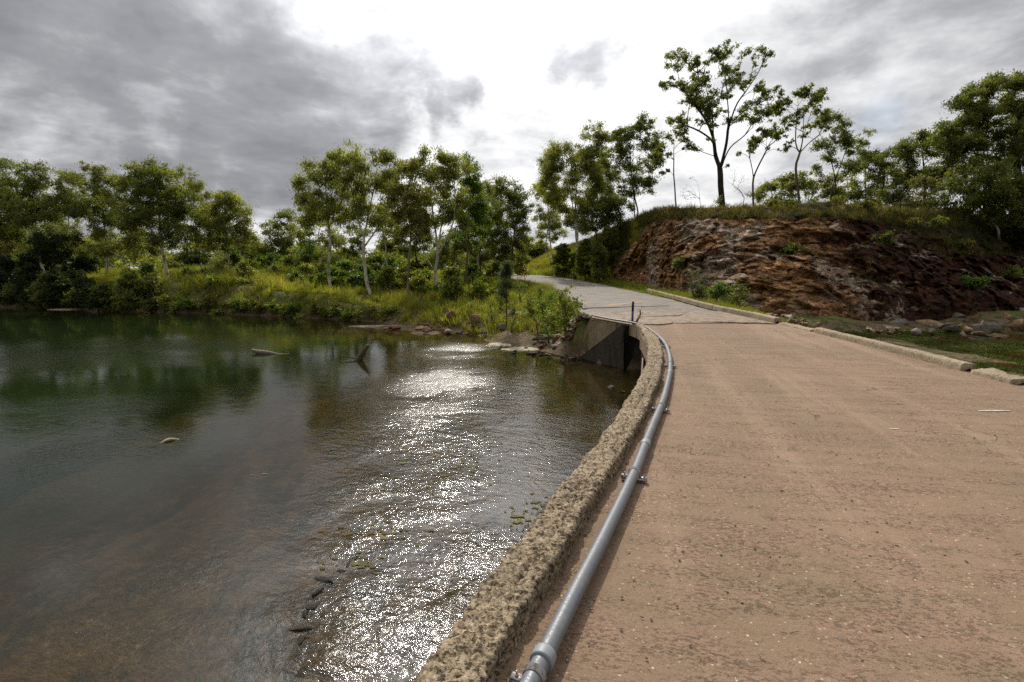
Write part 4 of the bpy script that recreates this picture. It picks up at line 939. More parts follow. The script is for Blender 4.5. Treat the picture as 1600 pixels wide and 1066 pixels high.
tree('gum_tree', 'tallest dark-trunked gum tree, alone on the bare edge of the hilltop', 1125, 38.5, None, DGUM, 'bark_dark', .30, clusters=hero, seed=1, dens=430, L=.16, Wd=.065, depthk=.8,
     stems=[SZ([(446, 990, 0), (448, 860, 0), (443, 765, 0), (425, 690, .1), (414, 590, .2), (385, 500, .3), (300, 385, .2), (215, 300, 0)]), SZ([(443, 765, 0), (462, 690, -.1), (478, 600, -.2), (485, 450, -.2), (478, 300, 0), (470, 160, .2)]),
            SZ([(448, 770, 0), (478, 700, .3), (520, 630, .5), (590, 575, .8), (660, 510, .9)]), SZ([(480, 560, -.2), (520, 420, -.4), (580, 330, -.5), (640, 240, -.4), (685, 150, -.3)]),
            SZ([(425, 690, .1), (385, 620, -.6), (310, 575, -.9), (240, 545, -1)]), SZ([(414, 590, .2), (420, 430, .8), (400, 300, 1), (385, 180, 1)])])
tree('gum_tree', 'slender gum with three clumped crowns right of the tallest tree', 1243, 38, None, DGUM, 'bark_brown', .13, seed=2, dens=330, L=.19, Wd=.085, depthk=.6,
     clusters=[Z(*q) for q in [(880, 355, 30), (900, 370, 24), (855, 375, 20), (820, 380, 26), (795, 400, 20), (775, 430, 22), (755, 455, 14), (975, 370, 28), (995, 355, 22), (1030, 357, 20), (960, 400, 20), (990, 450, 22), (850, 465, 26), (835, 480, 18), (1010, 490, 28), (1040, 480, 20), (970, 515, 20), (1045, 515, 16), (905, 440, 12), (870, 500, 12), (830, 610, 16), (850, 635, 12), (955, 555, 14), (985, 560, 12)]],
     stems=[SZ([(860, 965, 0), (866, 760, 0), (885, 680, 0), (908, 590, .1), (912, 480, .1), (905, 400, 0)]), SZ([(885, 680, 0), (855, 620, -.2), (860, 500, -.2), (880, 380, 0)]), SZ([(908, 590, .1), (950, 480, .3), (985, 390, .3)]), SZ([(890, 670, 0), (950, 610, .2), (1010, 560, .2), (1030, 500, .2)])])
tree('gum_tree', 'thin leaning gum just right of the tallest hilltop tree', 1172, 39.5, None, DGUM, 'bark_brown', .11, seed=3, dens=330, L=.19, Wd=.085, depthk=.5,
     clusters=[Z(*q) for q in [(650, 610, 26), (630, 600, 20), (690, 580, 24), (670, 545, 16), (740, 560, 28), (755, 590, 18), (790, 520, 26), (795, 555, 20), (720, 520, 16), (620, 655, 18), (580, 650, 18), (570, 675, 12), (690, 650, 10), (770, 648, 9), (725, 600, 18)]],
     stems=[SZ([(615, 975, 0), (628, 830, 0), (650, 760, 0), (690, 680, 0), (725, 610, 0)]), SZ([(632, 810, 0), (622, 720, .2), (610, 660, .2)]), SZ([(690, 680, 0), (740, 650, .2), (768, 648, .2)])])
tree('gum_tree', 'small thin-stemmed gum left of the tallest hilltop tree', 1053, 40.5, None, DGUM, 'bark_brown', .08, seed=4, dens=330, L=.19, Wd=.085, depthk=.5,
     clusters=[Z(*q) for q in [(190, 580, 24), (160, 595, 20), (230, 615, 18), (110, 635, 26), (95, 660, 20), (80, 700, 22), (150, 695, 14), (150, 770, 15), (75, 745, 15), (215, 575, 14), (245, 640, 10)]], stems=[SZ([(190, 972, 0), (190, 830, 0), (188, 700, 0), (190, 620, 0)])])
tree('sapling', 'bent bare sapling with a small leafy crown on the hilltop skyline', 1090, 39, None, GREYG, 'bark_brown', .03, seed=5, dens=60, L=.10, Wd=.035, depthk=.3,
     clusters=[Z(*q) for q in [(240, 890, 18), (270, 900, 16), (220, 915, 14), (290, 920, 14), (255, 930, 16), (300, 800, 8)]], stems=[SZ([(322, 975, 0), (328, 880, 0), (318, 830, 0), (290, 805, 0)]), SZ([(320, 940, 0), (290, 870, 0), (250, 845, 0)])])
tree('sapling', 'wispy leafless-looking sapling between the tallest tree and the leaning gum', 1160, 38.5, [(1155, 275, 12, 18), (1148, 300, 14, 8)], GREYG, 'bark_brown', .035, dens=28, cr=.35, L=.10, Wd=.035, seed=6, fill=1.1)
shrub('shrub', 'leafy suckers round the foot of the tallest hilltop tree', 1117, 303, 7, 38, BGR, seed=7, cr=.25)
def hill(i, label, px, Y, blobs, **k): return tree('gum_tree', label, px, Y, blobs, seed=20 + i, **k)
hill(1, 'twin-stemmed gum with round clumps left of the small thin gum', 990, 46, [(1000, 192, 22, 10), (985, 205, 22, 12), (1012, 222, 22, 14), (975, 232, 16, 12), (958, 250, 22, 22), (1022, 255, 14, 12), (1000, 262, 22, 12), (1018, 290, 16, 12), (985, 290, 22, 16), (970, 215, 16, 12)], pal=DGUM, bark_='bark_dark', r0=.12, multi=2, cr=.45, fill=1.25)
hill(2, 'broad airy gum with several pale trunks on the grassy slope by the road bend', 897, 52, [(925, 208, 24, 12), (945, 222, 16, 12), (880, 240, 28, 14), (905, 250, 26, 18), (860, 255, 20, 12), (915, 280, 30, 26), (875, 285, 30, 22), (855, 275, 18, 20), (930, 250, 20, 22), (900, 320, 36, 20), (940, 310, 22, 22), (862, 320, 18, 12)], pal=GUM, r0=.17, multi=3, cr=.6, fill=1.15, dens=250)
hill(3, 'narrow gum at the left end of the slope above the road', 864, 62, [(862, 340, 12, 18), (850, 360, 12, 14), (872, 365, 14, 20), (842, 300, 10, 14), (862, 310, 12, 14)], pal=GUM, r0=.10, cr=.55)
hill(4, 'bushy dark gum on the slope crest between the airy gum and the twin stems', 942, 50, [(945, 330, 26, 26), (960, 355, 20, 20), (925, 345, 20, 20), (970, 320, 18, 20)], pal=DGUM, bark_='bark_dark', r0=.11, cr=.55)
hill(5, 'slim gum behind and right of the one with three clumped crowns', 1290, 44, [(1290, 188, 13, 9), (1312, 196, 14, 12), (1318, 215, 18, 12), (1290, 225, 12, 10), (1322, 232, 14, 18), (1300, 245, 14, 10), (1280, 262, 10, 8), (1318, 262, 14, 12)], pal=DGUM, bark_='bark_dark', r0=.10, cr=.42, multi=2)
hill(6, 'faint feathery gum at the low end of the skyline gap', 1345, 47, [(1350, 215, 10, 10), (1342, 230, 12, 12), (1352, 250, 14, 10), (1335, 262, 14, 12), (1340, 285, 16, 14)], pal=GUM, bark_='bark_brown', r0=.08, cr=.42, dens=240)
hill(7, 'spreading low gum in the middle of the right skyline', 1375, 45, [(1372, 245, 22, 10), (1395, 240, 20, 8), (1360, 262, 20, 12), (1400, 262, 18, 12), (1385, 285, 30, 12)], pal=DGUM, bark_='bark_dark', r0=.12, cr=.5)
hill(8, 'wide rounded gum stepping down left of the biggest right-hand tree', 1440, 42, [(1425, 228, 22, 10), (1450, 212, 22, 10), (1465, 235, 26, 14), (1430, 245, 22, 10), (1478, 262, 24, 12), (1440, 275, 24, 14), (1410, 262, 16, 12), (1490, 220, 18, 16)], pal=DGUM, bark_='bark_dark', r0=.16, cr=.5, fill=1.2)
hill(9, 'biggest tree at the right, dark limbs under layered foliage', 1582, 38, [(1560, 132, 26, 9), (1590, 138, 26, 10), (1530, 150, 26, 12), (1508, 165, 22, 9), (1560, 165, 34, 14), (1600, 175, 30, 18), (1525, 185, 30, 14), (1495, 200, 26, 12), (1560, 205, 34, 16), (1470, 212, 18, 8), (1505, 228, 30, 14), (1610, 215, 30, 18), (1540, 240, 36, 14), (1600, 255, 20, 16), (1640, 180, 40, 40), (1650, 230, 40, 30)], pal=DGUM, bark_='bark_dark', r0=.34, cr=.55, fill=1.35, dens=380, z=None)
hill(10, 'dense dark tree filling the right edge below the biggest tree', 1615, 35, [(1600, 300, 34, 26), (1570, 315, 30, 22), (1640, 310, 40, 40), (1590, 345, 34, 18), (1545, 300, 26, 20)], pal=DGUM, bark_='bark_brown', r0=.14, cr=.5, fill=1.3)
hill(11, 'shady tree with pale crooked foot on the slope near the right edge', 1556, 35.5, [(1540, 285, 24, 16), (1520, 305, 24, 18), (1560, 320, 22, 16), (1555, 270, 22, 12)], pal=DGUM, bark_='bark_white', r0=.10, cr=.5, fill=1.2)
hill(12, 'thin pale-stemmed tree on the shaded slope left of the crooked one', 1497, 36, [(1490, 300, 24, 18), (1475, 320, 20, 16), (1505, 330, 20, 14), (1500, 275, 18, 12)], pal=DGUM, bark_='bark_white', r0=.07, cr=.45, fill=1.1, multi=2)
hill(13, 'bushy tree on the skyline above the grassy lip right of centre', 1447, 38, [(1445, 310, 22, 14), (1430, 325, 18, 12), (1460, 330, 18, 14), (1440, 290, 18, 14)], pal=OLV, bark_='bark_white', r0=.07, cr=.45, fill=1.1)
for i, (px, Y, bl_, lb) in enumerate([
    (1205, 52, [(1200, 298, 16, 10), (1215, 290, 14, 10), (1190, 305, 14, 8)], 'low rounded tree behind the foot of the leaning gum'),
    (1225, 50, [(1232, 290, 16, 14), (1220, 305, 14, 10)], 'low dense tree behind the gum with three clumped crowns'),
    (1262, 50, [(1265, 280, 18, 12), (1280, 295, 18, 14), (1250, 300, 16, 12)], 'rounded mid-green tree behind and right of the three-crowned gum'),
    (1310, 50, [(1310, 290, 20, 14), (1325, 305, 16, 10), (1298, 305, 14, 10)], 'low rounded tree under the slim gum on the skyline'),
    (1345, 46, [(1350, 305, 18, 10), (1335, 310, 14, 8)], 'low bushy tree under the faint feathery gum'),
    (1395, 42, [(1400, 305, 22, 12), (1380, 312, 18, 10), (1415, 290, 16, 12)], 'low dark tree under the spreading gum of the right skyline'),
    (1535, 42, [(1500, 255, 24, 16), (1470, 285, 22, 14), (1540, 265, 24, 14)], 'dense tree between the stepped gum and the biggest tree')]):
    tree('low_tree', lb, px, Y, bl_, GUM if i < 4 else DGUM, 'bark_brown', .08, seed=60 + i, cr=.5, fill=1.2, depthk=1)
shrub('shrub', 'bright green bush at the foot of the three-crowned gum', 1228, 305, 12, 39, BGR, seed=71)
shrub('shrub', 'yellow-green bush behind the trunk of the three-crowned gum', 1258, 302, 12, 41, BGR, seed=72)

# ------------------------------------------------------------------ trees: far bank, centre
hill(30, 'white-trunked gum leaning left at the left of the centre group', 515, 38.5, [(492, 262, 20, 10), (478, 282, 14, 14), (508, 290, 28, 22), (530, 270, 18, 14), (500, 320, 30, 20), (535, 320, 24, 26), (488, 345, 20, 14), (545, 350, 18, 20), (475, 310, 10, 12)], pal=GUM, r0=.15, cr=.55, fill=1.0, fork=.55, drp=1.0)
hill(31, 'tallest white-trunked gum of the centre group, forking low', 578, 36, [(530, 243, 18, 9), (555, 248, 26, 10), (590, 252, 24, 12), (575, 275, 30, 14), (550, 285, 22, 14), (600, 290, 26, 24), (620, 262, 14, 14), (575, 320, 26, 22), (600, 340, 24, 22)], pal=GUM, r0=.17, cr=.55, fill=.9, multi=1, fork=.45, drp=1.0,
     stems=[[(575, 470, 0), (573, 440, 0), (568, 400, 0), (569, 370, 0)], [(569, 370, 0), (555, 335, .2), (545, 290, .3), (535, 255, .3)], [(569, 370, 0), (578, 330, -.2), (588, 290, -.3), (592, 258, -.3)], [(570, 385, 0), (590, 350, .5), (612, 300, .8)]])
hill(32, 'thin brown trunk with olive crown between two white gums', 636, 33.5, [(640, 285, 20, 22), (625, 310, 18, 18), (650, 320, 20, 22), (635, 345, 22, 22), (645, 262, 12, 12)], pal=OLV, bark_='bark_brown', r0=.10, cr=.5, fill=1.1, drp=1.0)
hill(33, 'white-trunked gum with the highest crown right of the centre group', 681, 38, [(668, 246, 24, 9), (690, 250, 22, 10), (705, 262, 20, 14), (660, 272, 24, 18), (690, 285, 32, 20), (655, 305, 22, 20), (705, 310, 28, 22), (680, 335, 34, 20), (715, 345, 22, 22), (660, 350, 20, 20)], pal=GUM, r0=.18, cr=.55, fill=1.0, drp=1.0,
     stems=[[(678, 455, 0), (680, 430, 0), (684, 400, 0), (682, 370, 0), (676, 330, 0), (672, 290, .2), (668, 255, .2)], [(684, 400, 0), (700, 370, -.3), (712, 335, -.5), (712, 280, -.5)], [(684, 390, 0), (690, 340, .4), (692, 290, .5), (690, 255, .5)], [(680, 425, 0), (660, 395, .6), (645, 365, .8)]])
hill(34, 'wispy-topped gum right behind the highest white gum', 722, 42, [(735, 258, 14, 9), (725, 275, 14, 12), (745, 285, 18, 14), (742, 315, 24, 22), (722, 330, 20, 20), (755, 340, 18, 24), (735, 365, 22, 18)], pal=BGR, bark_='bark_brown', r0=.12, cr=.55, fill=1.1)
hill(35, 'rounded dense gum at the right end of the centre group, beside the road', 792, 46, [(785, 292, 18, 8), (808, 300, 18, 10), (790, 315, 26, 14), (815, 330, 18, 18), (790, 345, 30, 20), (775, 375, 26, 18), (812, 370, 20, 20), (795, 400, 26, 16)], pal=DGUM, bark_='bark_brown', r0=.15, cr=.55, fill=1.2)
hill(36, 'dark slim tree between the wispy gum and the dense one', 752, 50, [(765, 300, 16, 14), (755, 335, 16, 20), (768, 360, 18, 20)], pal=DGUM, bark_='bark_dark', r0=.09, cr=.55)
hill(37, 'thin dark-stemmed tree standing between the white gums, crown in shade', 658, 46, [(640, 372, 26, 20), (665, 385, 24, 18), (620, 385, 22, 16), (650, 340, 22, 20)], pal=DGUM, bark_='bark_dark', r0=.09, cr=.55)
hill(38, 'low dark tree behind the leaning white gum', 540, 52, [(545, 385, 24, 18), (520, 395, 22, 14), (560, 365, 18, 16)], pal=DGUM, bark_='bark_dark', r0=.09, cr=.6)
hill(39, 'low pale green tree showing left of the leaning white gum', 498, 56, [(492, 392, 20, 12), (510, 405, 18, 10), (478, 402, 16, 8)], pal=BGR, bark_='bark_brown', r0=.08, cr=.55)
hill(40, 'shady tree behind the foot of the highest white gum', 705, 52, [(708, 380, 26, 20), (690, 400, 26, 14), (730, 392, 20, 18)], pal=DGUM, bark_='bark_dark', r0=.10, cr=.6)
hill(44, 'mid-height gum standing behind and between the two tallest white gums', 612, 45, [(612, 285, 20, 16), (600, 310, 24, 20), (622, 330, 24, 20), (605, 355, 26, 18)], pal=GUM, r0=.11, cr=.55)
hill(45, 'mid-height gum behind the wispy-topped one near the road', 742, 54, [(775, 305, 18, 14), (745, 300, 20, 16), (765, 335, 20, 20), (735, 345, 22, 18)], pal=GUM, r0=.12, cr=.6)
hill(46, 'short gum behind the leaning white gum at the left of the centre group', 488, 47, [(485, 330, 18, 16), (500, 355, 24, 16), (475, 365, 20, 14), (515, 375, 22, 14)], pal=GUM, r0=.10, cr=.55)
hill(47, 'leafy gum low on the slope right of the airy pale-trunked one', 930, 55, [(930, 262, 20, 16), (950, 285, 20, 16), (935, 305, 26, 20), (905, 345, 26, 18)], pal=DGUM, bark_='bark_brown', r0=.12, cr=.6)
hill(48, 'slim gum left of the airy pale-trunked one on the slope', 868, 58, [(858, 262, 16, 12), (848, 285, 16, 14), (865, 310, 20, 16), (850, 335, 16, 14)], pal=GUM, r0=.10, cr=.6)
hill(41, 'distant tree far behind the road bend', 762, 80, [(760, 392, 22, 14), (745, 402, 16, 10)], pal=DGUM, bark_='bark_brown', r0=.13, cr=.9, dens=160, L=.3, Wd=.12)
hill(42, 'distant broad tree closing the view above the road bend', 830, 84, [(835, 385, 20, 18), (822, 400, 18, 12), (848, 395, 16, 14)], pal=GUM, bark_='bark_brown', r0=.15, cr=.9, dens=160, L=.3, Wd=.12)
hill(43, 'distant low tree between the dense gum and the road bend', 800, 78, [(800, 405, 22, 10), (815, 408, 14, 8)], pal=DGUM, bark_='bark_brown', r0=.13, cr=.8, dens=160, L=.3, Wd=.12)
# ------------------------------------------------------------------ trees: far bank, left
hill(50, 'small crowned dark tree in the gap left of the centre group', 430, 52, [(440, 340, 16, 9), (452, 358, 12, 14), (430, 360, 18, 14), (425, 385, 26, 16), (445, 385, 18, 14), (410, 395, 18, 12)], pal=DGUM, bark_='bark_dark', r0=.12, cr=.55, fill=1.2)
hill(51, 'pale-trunked gum with rounded crown at the right end of the left group', 356, 45, [(345, 308, 22, 9), (368, 318, 20, 12), (350, 335, 32, 16), (382, 345, 18, 16), (330, 345, 22, 20), (365, 370, 34, 16), (335, 380, 26, 16), (390, 372, 14, 12)], pal=GUM, r0=.14, cr=.55, fill=1.15, multi=2)
hill(52, 'largest dark-crowned gum of the left group with silvery multiple trunks', 259, 43.5, [(205, 272, 20, 10), (235, 265, 28, 10), (262, 280, 26, 14), (215, 295, 34, 16), (250, 305, 40, 20), (285, 315, 22, 20), (205, 325, 34, 18), (250, 340, 44, 18), (225, 360, 40, 16), (280, 360, 26, 22), (240, 385, 34, 12)], pal=DGUM, r0=.2, cr=.6, fill=1.15, multi=2)
hill(53, 'thin-topped gum peeping over the right shoulder of the largest dark crown', 302, 56, [(282, 270, 12, 8), (298, 288, 16, 10), (315, 300, 14, 12), (308, 325, 18, 18), (322, 345, 16, 18)], pal=GUM, r0=.12, cr=.6)
hill(54, 'gum with arched crown left of the largest dark one', 164, 48, [(155, 268, 16, 8), (165, 285, 22, 12), (140, 300, 24, 14), (175, 315, 26, 16), (150, 335, 32, 18), (185, 350, 26, 16), (140, 365, 26, 14)], pal=DGUM, r0=.13, cr=.6, fill=1.15, multi=2)
hill(55, 'curving white-trunked gum on the far left bank', 68, 45, [(50, 268, 22, 9), (40, 290, 30, 14), (75, 300, 26, 16), (35, 320, 34, 18), (80, 330, 34, 18), (55, 350, 40, 14), (98, 282, 14, 12)], pal=DGUM, r0=.14, cr=.6, fill=1.15,
     stems=[[(68, 418, 0), (62, 395, 0), (56, 372, 0), (50, 350, 0)], [(56, 375, 0), (45, 355, .4), (34, 342, .5)], [(56, 372, 0), (60, 340, -.3), (62, 300, -.3)]])
hill(56, 'tall gum cut by the left edge of the picture', 5, 46, [(4, 262, 14, 9), (-10, 280, 26, 16), (10, 300, 22, 18), (-5, 330, 34, 24), (10, 360, 26, 20), (-40, 310, 34, 34)], pal=DGUM, r0=.18, cr=.6, fill=1.15)
hill(57, 'open-crowned gum between the curving one and the arched one', 112, 54, [(105, 275, 14, 8), (115, 290, 14, 10), (125, 320, 22, 16), (105, 345, 20, 16), (120, 375, 26, 14)], pal=GUM, r0=.13, cr=.6)
hill(58, 'two-stemmed pale gum under the left edge of the largest crown', 202, 46, [(195, 375, 24, 14), (215, 380, 20, 12), (185, 392, 20, 10)], pal=GUM, r0=.09, cr=.5, multi=2)
hill(59, 'shaded tree behind the silvery trunks', 300, 54, [(300, 375, 26, 16), (315, 392, 24, 12), (285, 395, 22, 12)], pal=DGUM, bark_='bark_dark', r0=.1, cr=.6)
hill(60, 'dark low tree behind the pale-trunked gum with rounded crown', 385, 56, [(385, 392, 24, 14), (400, 398, 20, 10), (372, 405, 20, 10)], pal=DGUM, bark_='bark_dark', r0=.1, cr=.6)
hill(61, 'shaded tree low behind the curving white gum', 90, 58, [(85, 372, 30, 16), (60, 385, 30, 12), (110, 390, 26, 10)], pal=DGUM, bark_='bark_dark', r0=.1, cr=.6)
hill(62, 'low yellowish tree far behind at the left edge', 20, 60, [(15, 375, 34, 20), (40, 390, 24, 10), (-15, 385, 30, 16)], pal=OLV, bark_='bark_brown', r0=.12, cr=.7)
hill(63, 'shaded tree behind the arched crown', 155, 58, [(160, 385, 28, 14), (135, 392, 26, 10), (180, 398, 24, 8)], pal=DGUM, bark_='bark_dark', r0=.1, cr=.6)
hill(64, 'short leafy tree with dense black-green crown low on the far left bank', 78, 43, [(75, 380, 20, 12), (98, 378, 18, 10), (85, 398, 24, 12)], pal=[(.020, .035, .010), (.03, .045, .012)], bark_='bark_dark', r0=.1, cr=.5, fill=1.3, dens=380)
# distant wood closing the gaps (masses too far to tell apart)
rng = np.random.RandomState(5); C_ = []; Rr = []
for k in range(420):
    th = rng.uniform(-50, 14); D = rng.uniform(95, 150) if th < 4 else rng.uniform(105, 150); X_ = math.sin(math.radians(th)) * D * 1.1; Y_ = math.cos(math.radians(th)) * D
    C_.append([X_, Y_, 1.2 + rng.uniform(.3, 4.2) * (1 + .35 * math.sin(th * .9))]); Rr.append(rng.uniform(1.2, 2.2))
V, Q, Cc = leafcloud(np.array(C_), np.array(Rr), 26, .55, .3, DGUM + GUM, rng, flat_=.6)
tag(make('distant_wood', V, Q, M['leaf'], col=Cc), 'far-off wood behind the river bank', kind='stuff')

# ------------------------------------------------------------------ shrubs
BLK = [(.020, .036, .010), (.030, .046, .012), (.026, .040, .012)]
for i, (px, pt, pw, Y, pal, lb) in enumerate([
    (-40, 395, 50, 44, BLK, 'dark thicket bush beyond the left edge of the water'),
    (10, 402, 32, 43.5, BLK, 'leftmost dark overhanging bush at the far water edge'),
    (48, 415, 28, 42.5, BLK, 'second dark bush from the left at the far water edge'),
    (85, 420, 26, 42, BLK, 'low dark bush below the short black-green tree'),
    (120, 425, 26, 41.5, BLK, 'dark bush directly left of the pale mud patch'),
    (148, 432, 20, 40.5, DGUM, 'dim bush behind the pale mud patch'),
    (60, 392, 40, 47, BLK, 'tall dark bush behind the waterside thicket at far left'),
    (130, 400, 34, 47, BLK, 'reddish-shadowed dark bush behind the mud patch'),
    (178, 440, 22, 38.3, YGR, 'yellowish bush hanging over the water right of the mud patch'),
    (205, 425, 26, 38.8, GUM, 'tall olive bush on the left tip of the grassy point'),
    (236, 432, 24, 38.0, GUM, 'broad green bush below the silvery trunks'),
    (265, 447, 18, 37.2, DGUM, 'small dim bush at the waterline right of the broad green one'),
    (232, 412, 18, 42, BGR, 'round bush just left of the silvery trunks'),
    (350, 440, 22, 37.6, BGR, 'leafy bush in the middle of the grassy point'),
    (372, 455, 18, 36.6, GUM, 'grey-green bush low on the grassy point above the water'),
    (330, 452, 16, 36.6, YGR, 'light bush low at the left of the grassy point'),
    (400, 452, 14, 36.6, YGR, 'pale bushy clump on the grassy point near its middle'),
    (305, 400, 22, 50, BLK, 'dark bush behind the grassy point, right of the silvery trunks'),
    (402, 415, 22, 47, DGUM, 'dark bush behind the grassy point under the small crowned tree'),
    (438, 412, 20, 46, BGR, 'mid-green bush below the small crowned dark tree'),
    (470, 405, 24, 50, OLV, 'brownish bush left of the round bright one'),
    (520, 416, 34, 40, BGR, 'large round bright green bush behind the leaning white gum'),
    (560, 428, 24, 38.5, BGR, 'bright bush between the two left white trunks of the centre'),
    (600, 424, 30, 38.5, BGR, 'tall bright bush right of the tallest white trunk'),
    (645, 428, 26, 40, BGR, 'bright green bush behind the thin brown trunk'),
    (590, 400, 34, 50, DGUM, 'dark bush far behind the centre white trunks'),
    (650, 405, 30, 52, DGUM, 'dim bush mass behind the thin brown trunk'),
    (705, 408, 14, 39, DGUM, 'dense dark small conifer-like bush right of the highest white gum'),
    (735, 415, 26, 46, BGR, 'green bush behind the road-side bank, left of the dense gum'),
    (775, 412, 22, 50, DGUM, 'dark bush under the dense gum beside the road'),
    (812, 408, 14, 56, DGUM, 'dark bush at the inside of the road bend'),
    (712, 432, 22, 33, YGR, 'light feathery bush on the bank below the small conifer-like one'),
    (750, 440, 24, 31, YGR, 'broad yellow-green bush on the bank left of the young casuarina'),
    (828, 455, 16, 24, YGR, 'yellow-green bush right of the young casuarina'),
    (850, 462, 14, 22.5, BGR, 'leafy green bush between the casuarina and the waterside bush'),
    (868, 470, 12, 21.5, YGR, 'small pale bush left of the waterside bush'),
    (1088, 424, 22, 27, GREYG, 'grey-green bush behind the right kerb at the foot of the cutting'),
    (1125, 436, 24, 25.5, BGR, 'large dark green bush behind the right kerb'),
    (1155, 446, 18, 24.5, DGUM, 'right-hand dark bush of the three behind the right kerb'),
    (1262, 488, 10, 15.8, BGR, 'small yellow-green weed clump in the gap of the right kerb'),
    (1062, 392, 9, 32.5, OLV, 'sparse bush clinging high on the pale left part of the cutting'),
    (1232, 392, 10, 30, DGUM, 'dim bush in the middle of the cutting'),
    (1372, 432, 12, 30.5, DGUM, 'small bush growing from the dark red part of the cutting'),
    (1340, 365, 16, 33, OLV, 'straggly bush just under the lip at the right of the cutting'),
    (1580, 420, 18, 32.5, DGUM, 'bush low on the shaded slope at the right edge'),
    (1455, 375, 20, 34, DGUM, 'bush on the shaded slope under the stepped gum'),
    (1500, 395, 18, 33.5, OLV, 'olive bush on the shaded slope between the pale stems'),
    (1200, 318, 16, 35, OLV, 'dry bush on the grassy lip below the leaning gum'),
    (1300, 340, 12, 35, DGUM, 'small bush on the lip of the red cutting'),
    (1222, 340, 10, 34, DGUM, 'dark bush hanging over the cutting lip below the three-crowned gum'),
    (1418, 395, 14, 33, OLV, 'sapling bush on the shaded slope right of the cutting'),
    (1520, 455, 14, 30, BGR, 'bright weed bush low on the shaded cutting near the right edge'),
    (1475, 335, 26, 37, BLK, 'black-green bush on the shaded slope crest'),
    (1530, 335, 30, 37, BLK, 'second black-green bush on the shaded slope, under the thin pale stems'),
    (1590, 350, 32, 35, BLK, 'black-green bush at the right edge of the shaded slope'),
    (1400, 318, 26, 38, OLV, 'olive bush on the grassy lip left of the pale-stemmed tree'),
    (1350, 312, 22, 40, DGUM, 'dim bush on the grassy lip below the feathery gum'),
    (915, 372, 22, 47, YGR, 'bright bush on the grassy slope right above the road bend'),
    (880, 378, 24, 54, YGR, 'yellow-green bush at the left foot of the grassy slope'),
    (950, 352, 22, 47, OLV, 'olive bush on the crest of the grassy slope'),
    (935, 375, 14, 44, DGUM, 'dim bush on the grassy slope below the crest')]):
    ph = {1262: -.12}.get(px)
    if Y < 48 and px < 380 and Y > 36:
        ws = at(px, 480 + 9 * sst(float(px), 0, 200), WZ)[1]
        if Y - ws < 4 and px < 280: Y = ws + .9 + (i % 3) * .5; ph = WZ + .05
    dn = dict(dens=380, L=.20, Wd=.10) if Y > 28 else dict(dens=260, L=.12, Wd=.06, cr=.26)
    if px == 1262: dn = dict(dens=110, L=.07, Wd=.03, cr=.13)
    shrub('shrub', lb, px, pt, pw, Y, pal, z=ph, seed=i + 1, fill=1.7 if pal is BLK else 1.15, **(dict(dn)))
# bush by the abutment, young casuarina, dead-leaved sapling, weed at the post
shrub('waterside_bush', 'leafy light green bush with several stems growing beside the wing wall', 893, 444, 40, 18.5, YGR, z=-.9, seed=91, L=.10, Wd=.055, cr=.24, dens=330, x=2.05, fill=1.1)
def conifer(label, px, Y, top, wpx, z, seed, pal):
    rng = np.random.RandomState(seed); d = ray(px, 420); bx = d[0] / d[1] * Y; base = np.array([bx, Y, z - .05]); H = atY(px, top, Y)[2] - z; W_ = wpx * Y / F
    root = empty('young_casuarina', tuple(base), label, 'tree'); A = Acc(); C_ = []; Rr = []
    A.tube([base, base + [.02, 0, H * .5], base + [0, 0, H * .98]], [.035, .024, .008], 7)
    for k in range(42):
        u = rng.uniform(.30, .97); a = rng.uniform(0, 6.283); l_ = W_ * (1.12 - u) * rng.uniform(.5, 1.1) * 1.3; s0 = base + [0, 0, H * u]; e_ = s0 + [math.cos(a) * l_, math.sin(a) * l_, l_ * .75]
        A.tube([s0, (s0 + e_) / 2 + [0, 0, -.03], e_], [.008, .006, .003], 4)
        for q in (.45, .75, 1.0): C_.append(s0 + (e_ - s0) * q); Rr.append(.15)
    A.build('trunk', M['bark_brown'], root)
    V, Q, Cc = leafcloud(np.array(C_), np.array(Rr), 420, .15, .018, pal, rng, droop=-.3, sub=4); make('crown', V, Q, M['leaf'], root, col=Cc)
conifer('slender young casuarina on the bank above the rubble', 791, 22.6, 408, 19, -.85, 7, [(.035, .060, .022), (.05, .075, .028)])
tree('sapling', 'thin sapling with dry straw-coloured leaves at the roadside bend', 822, 34, [(826, 418, 9, 12), (815, 432, 8, 6)], [(.26, .20, .09), (.20, .17, .07)], 'bark_brown', .03, seed=93, cr=.22, dens=120, L=.12, Wd=.05, fill=.8)
shrub('weed', 'spindly green weed growing right of the marker post', 1000, 476, 12, 14.9, BGR, z=0.0, seed=94, L=.055, Wd=.022, cr=.09, dens=60, x=3.72, fill=.35, yw=.4)
for i, (px, pt, pw, Y, pal) in enumerate([(782, 437, 10, 27, YGR), (845, 438, 9, 27, YGR), (862, 446, 9, 24, BGR), (815, 440, 9, 29, BGR), (800, 470, 12, 22.3, YGR), (875, 455, 8, 22, YGR), (838, 478, 10, 20.5, YGR), (857, 485, 10, 19.8, BGR), (770, 470, 14, 24, YGR), (735, 470, 14, 26, YGR), (700, 468, 14, 28, OLV)]):
    shrub('bank_bush', 'small leafy yellow-green bush in the long grass between the water and the road', px, pt, pw, Y, pal, seed=120 + i, L=.09, Wd=.045, cr=.22, dens=280, group='small bushes on the bank left of the road')

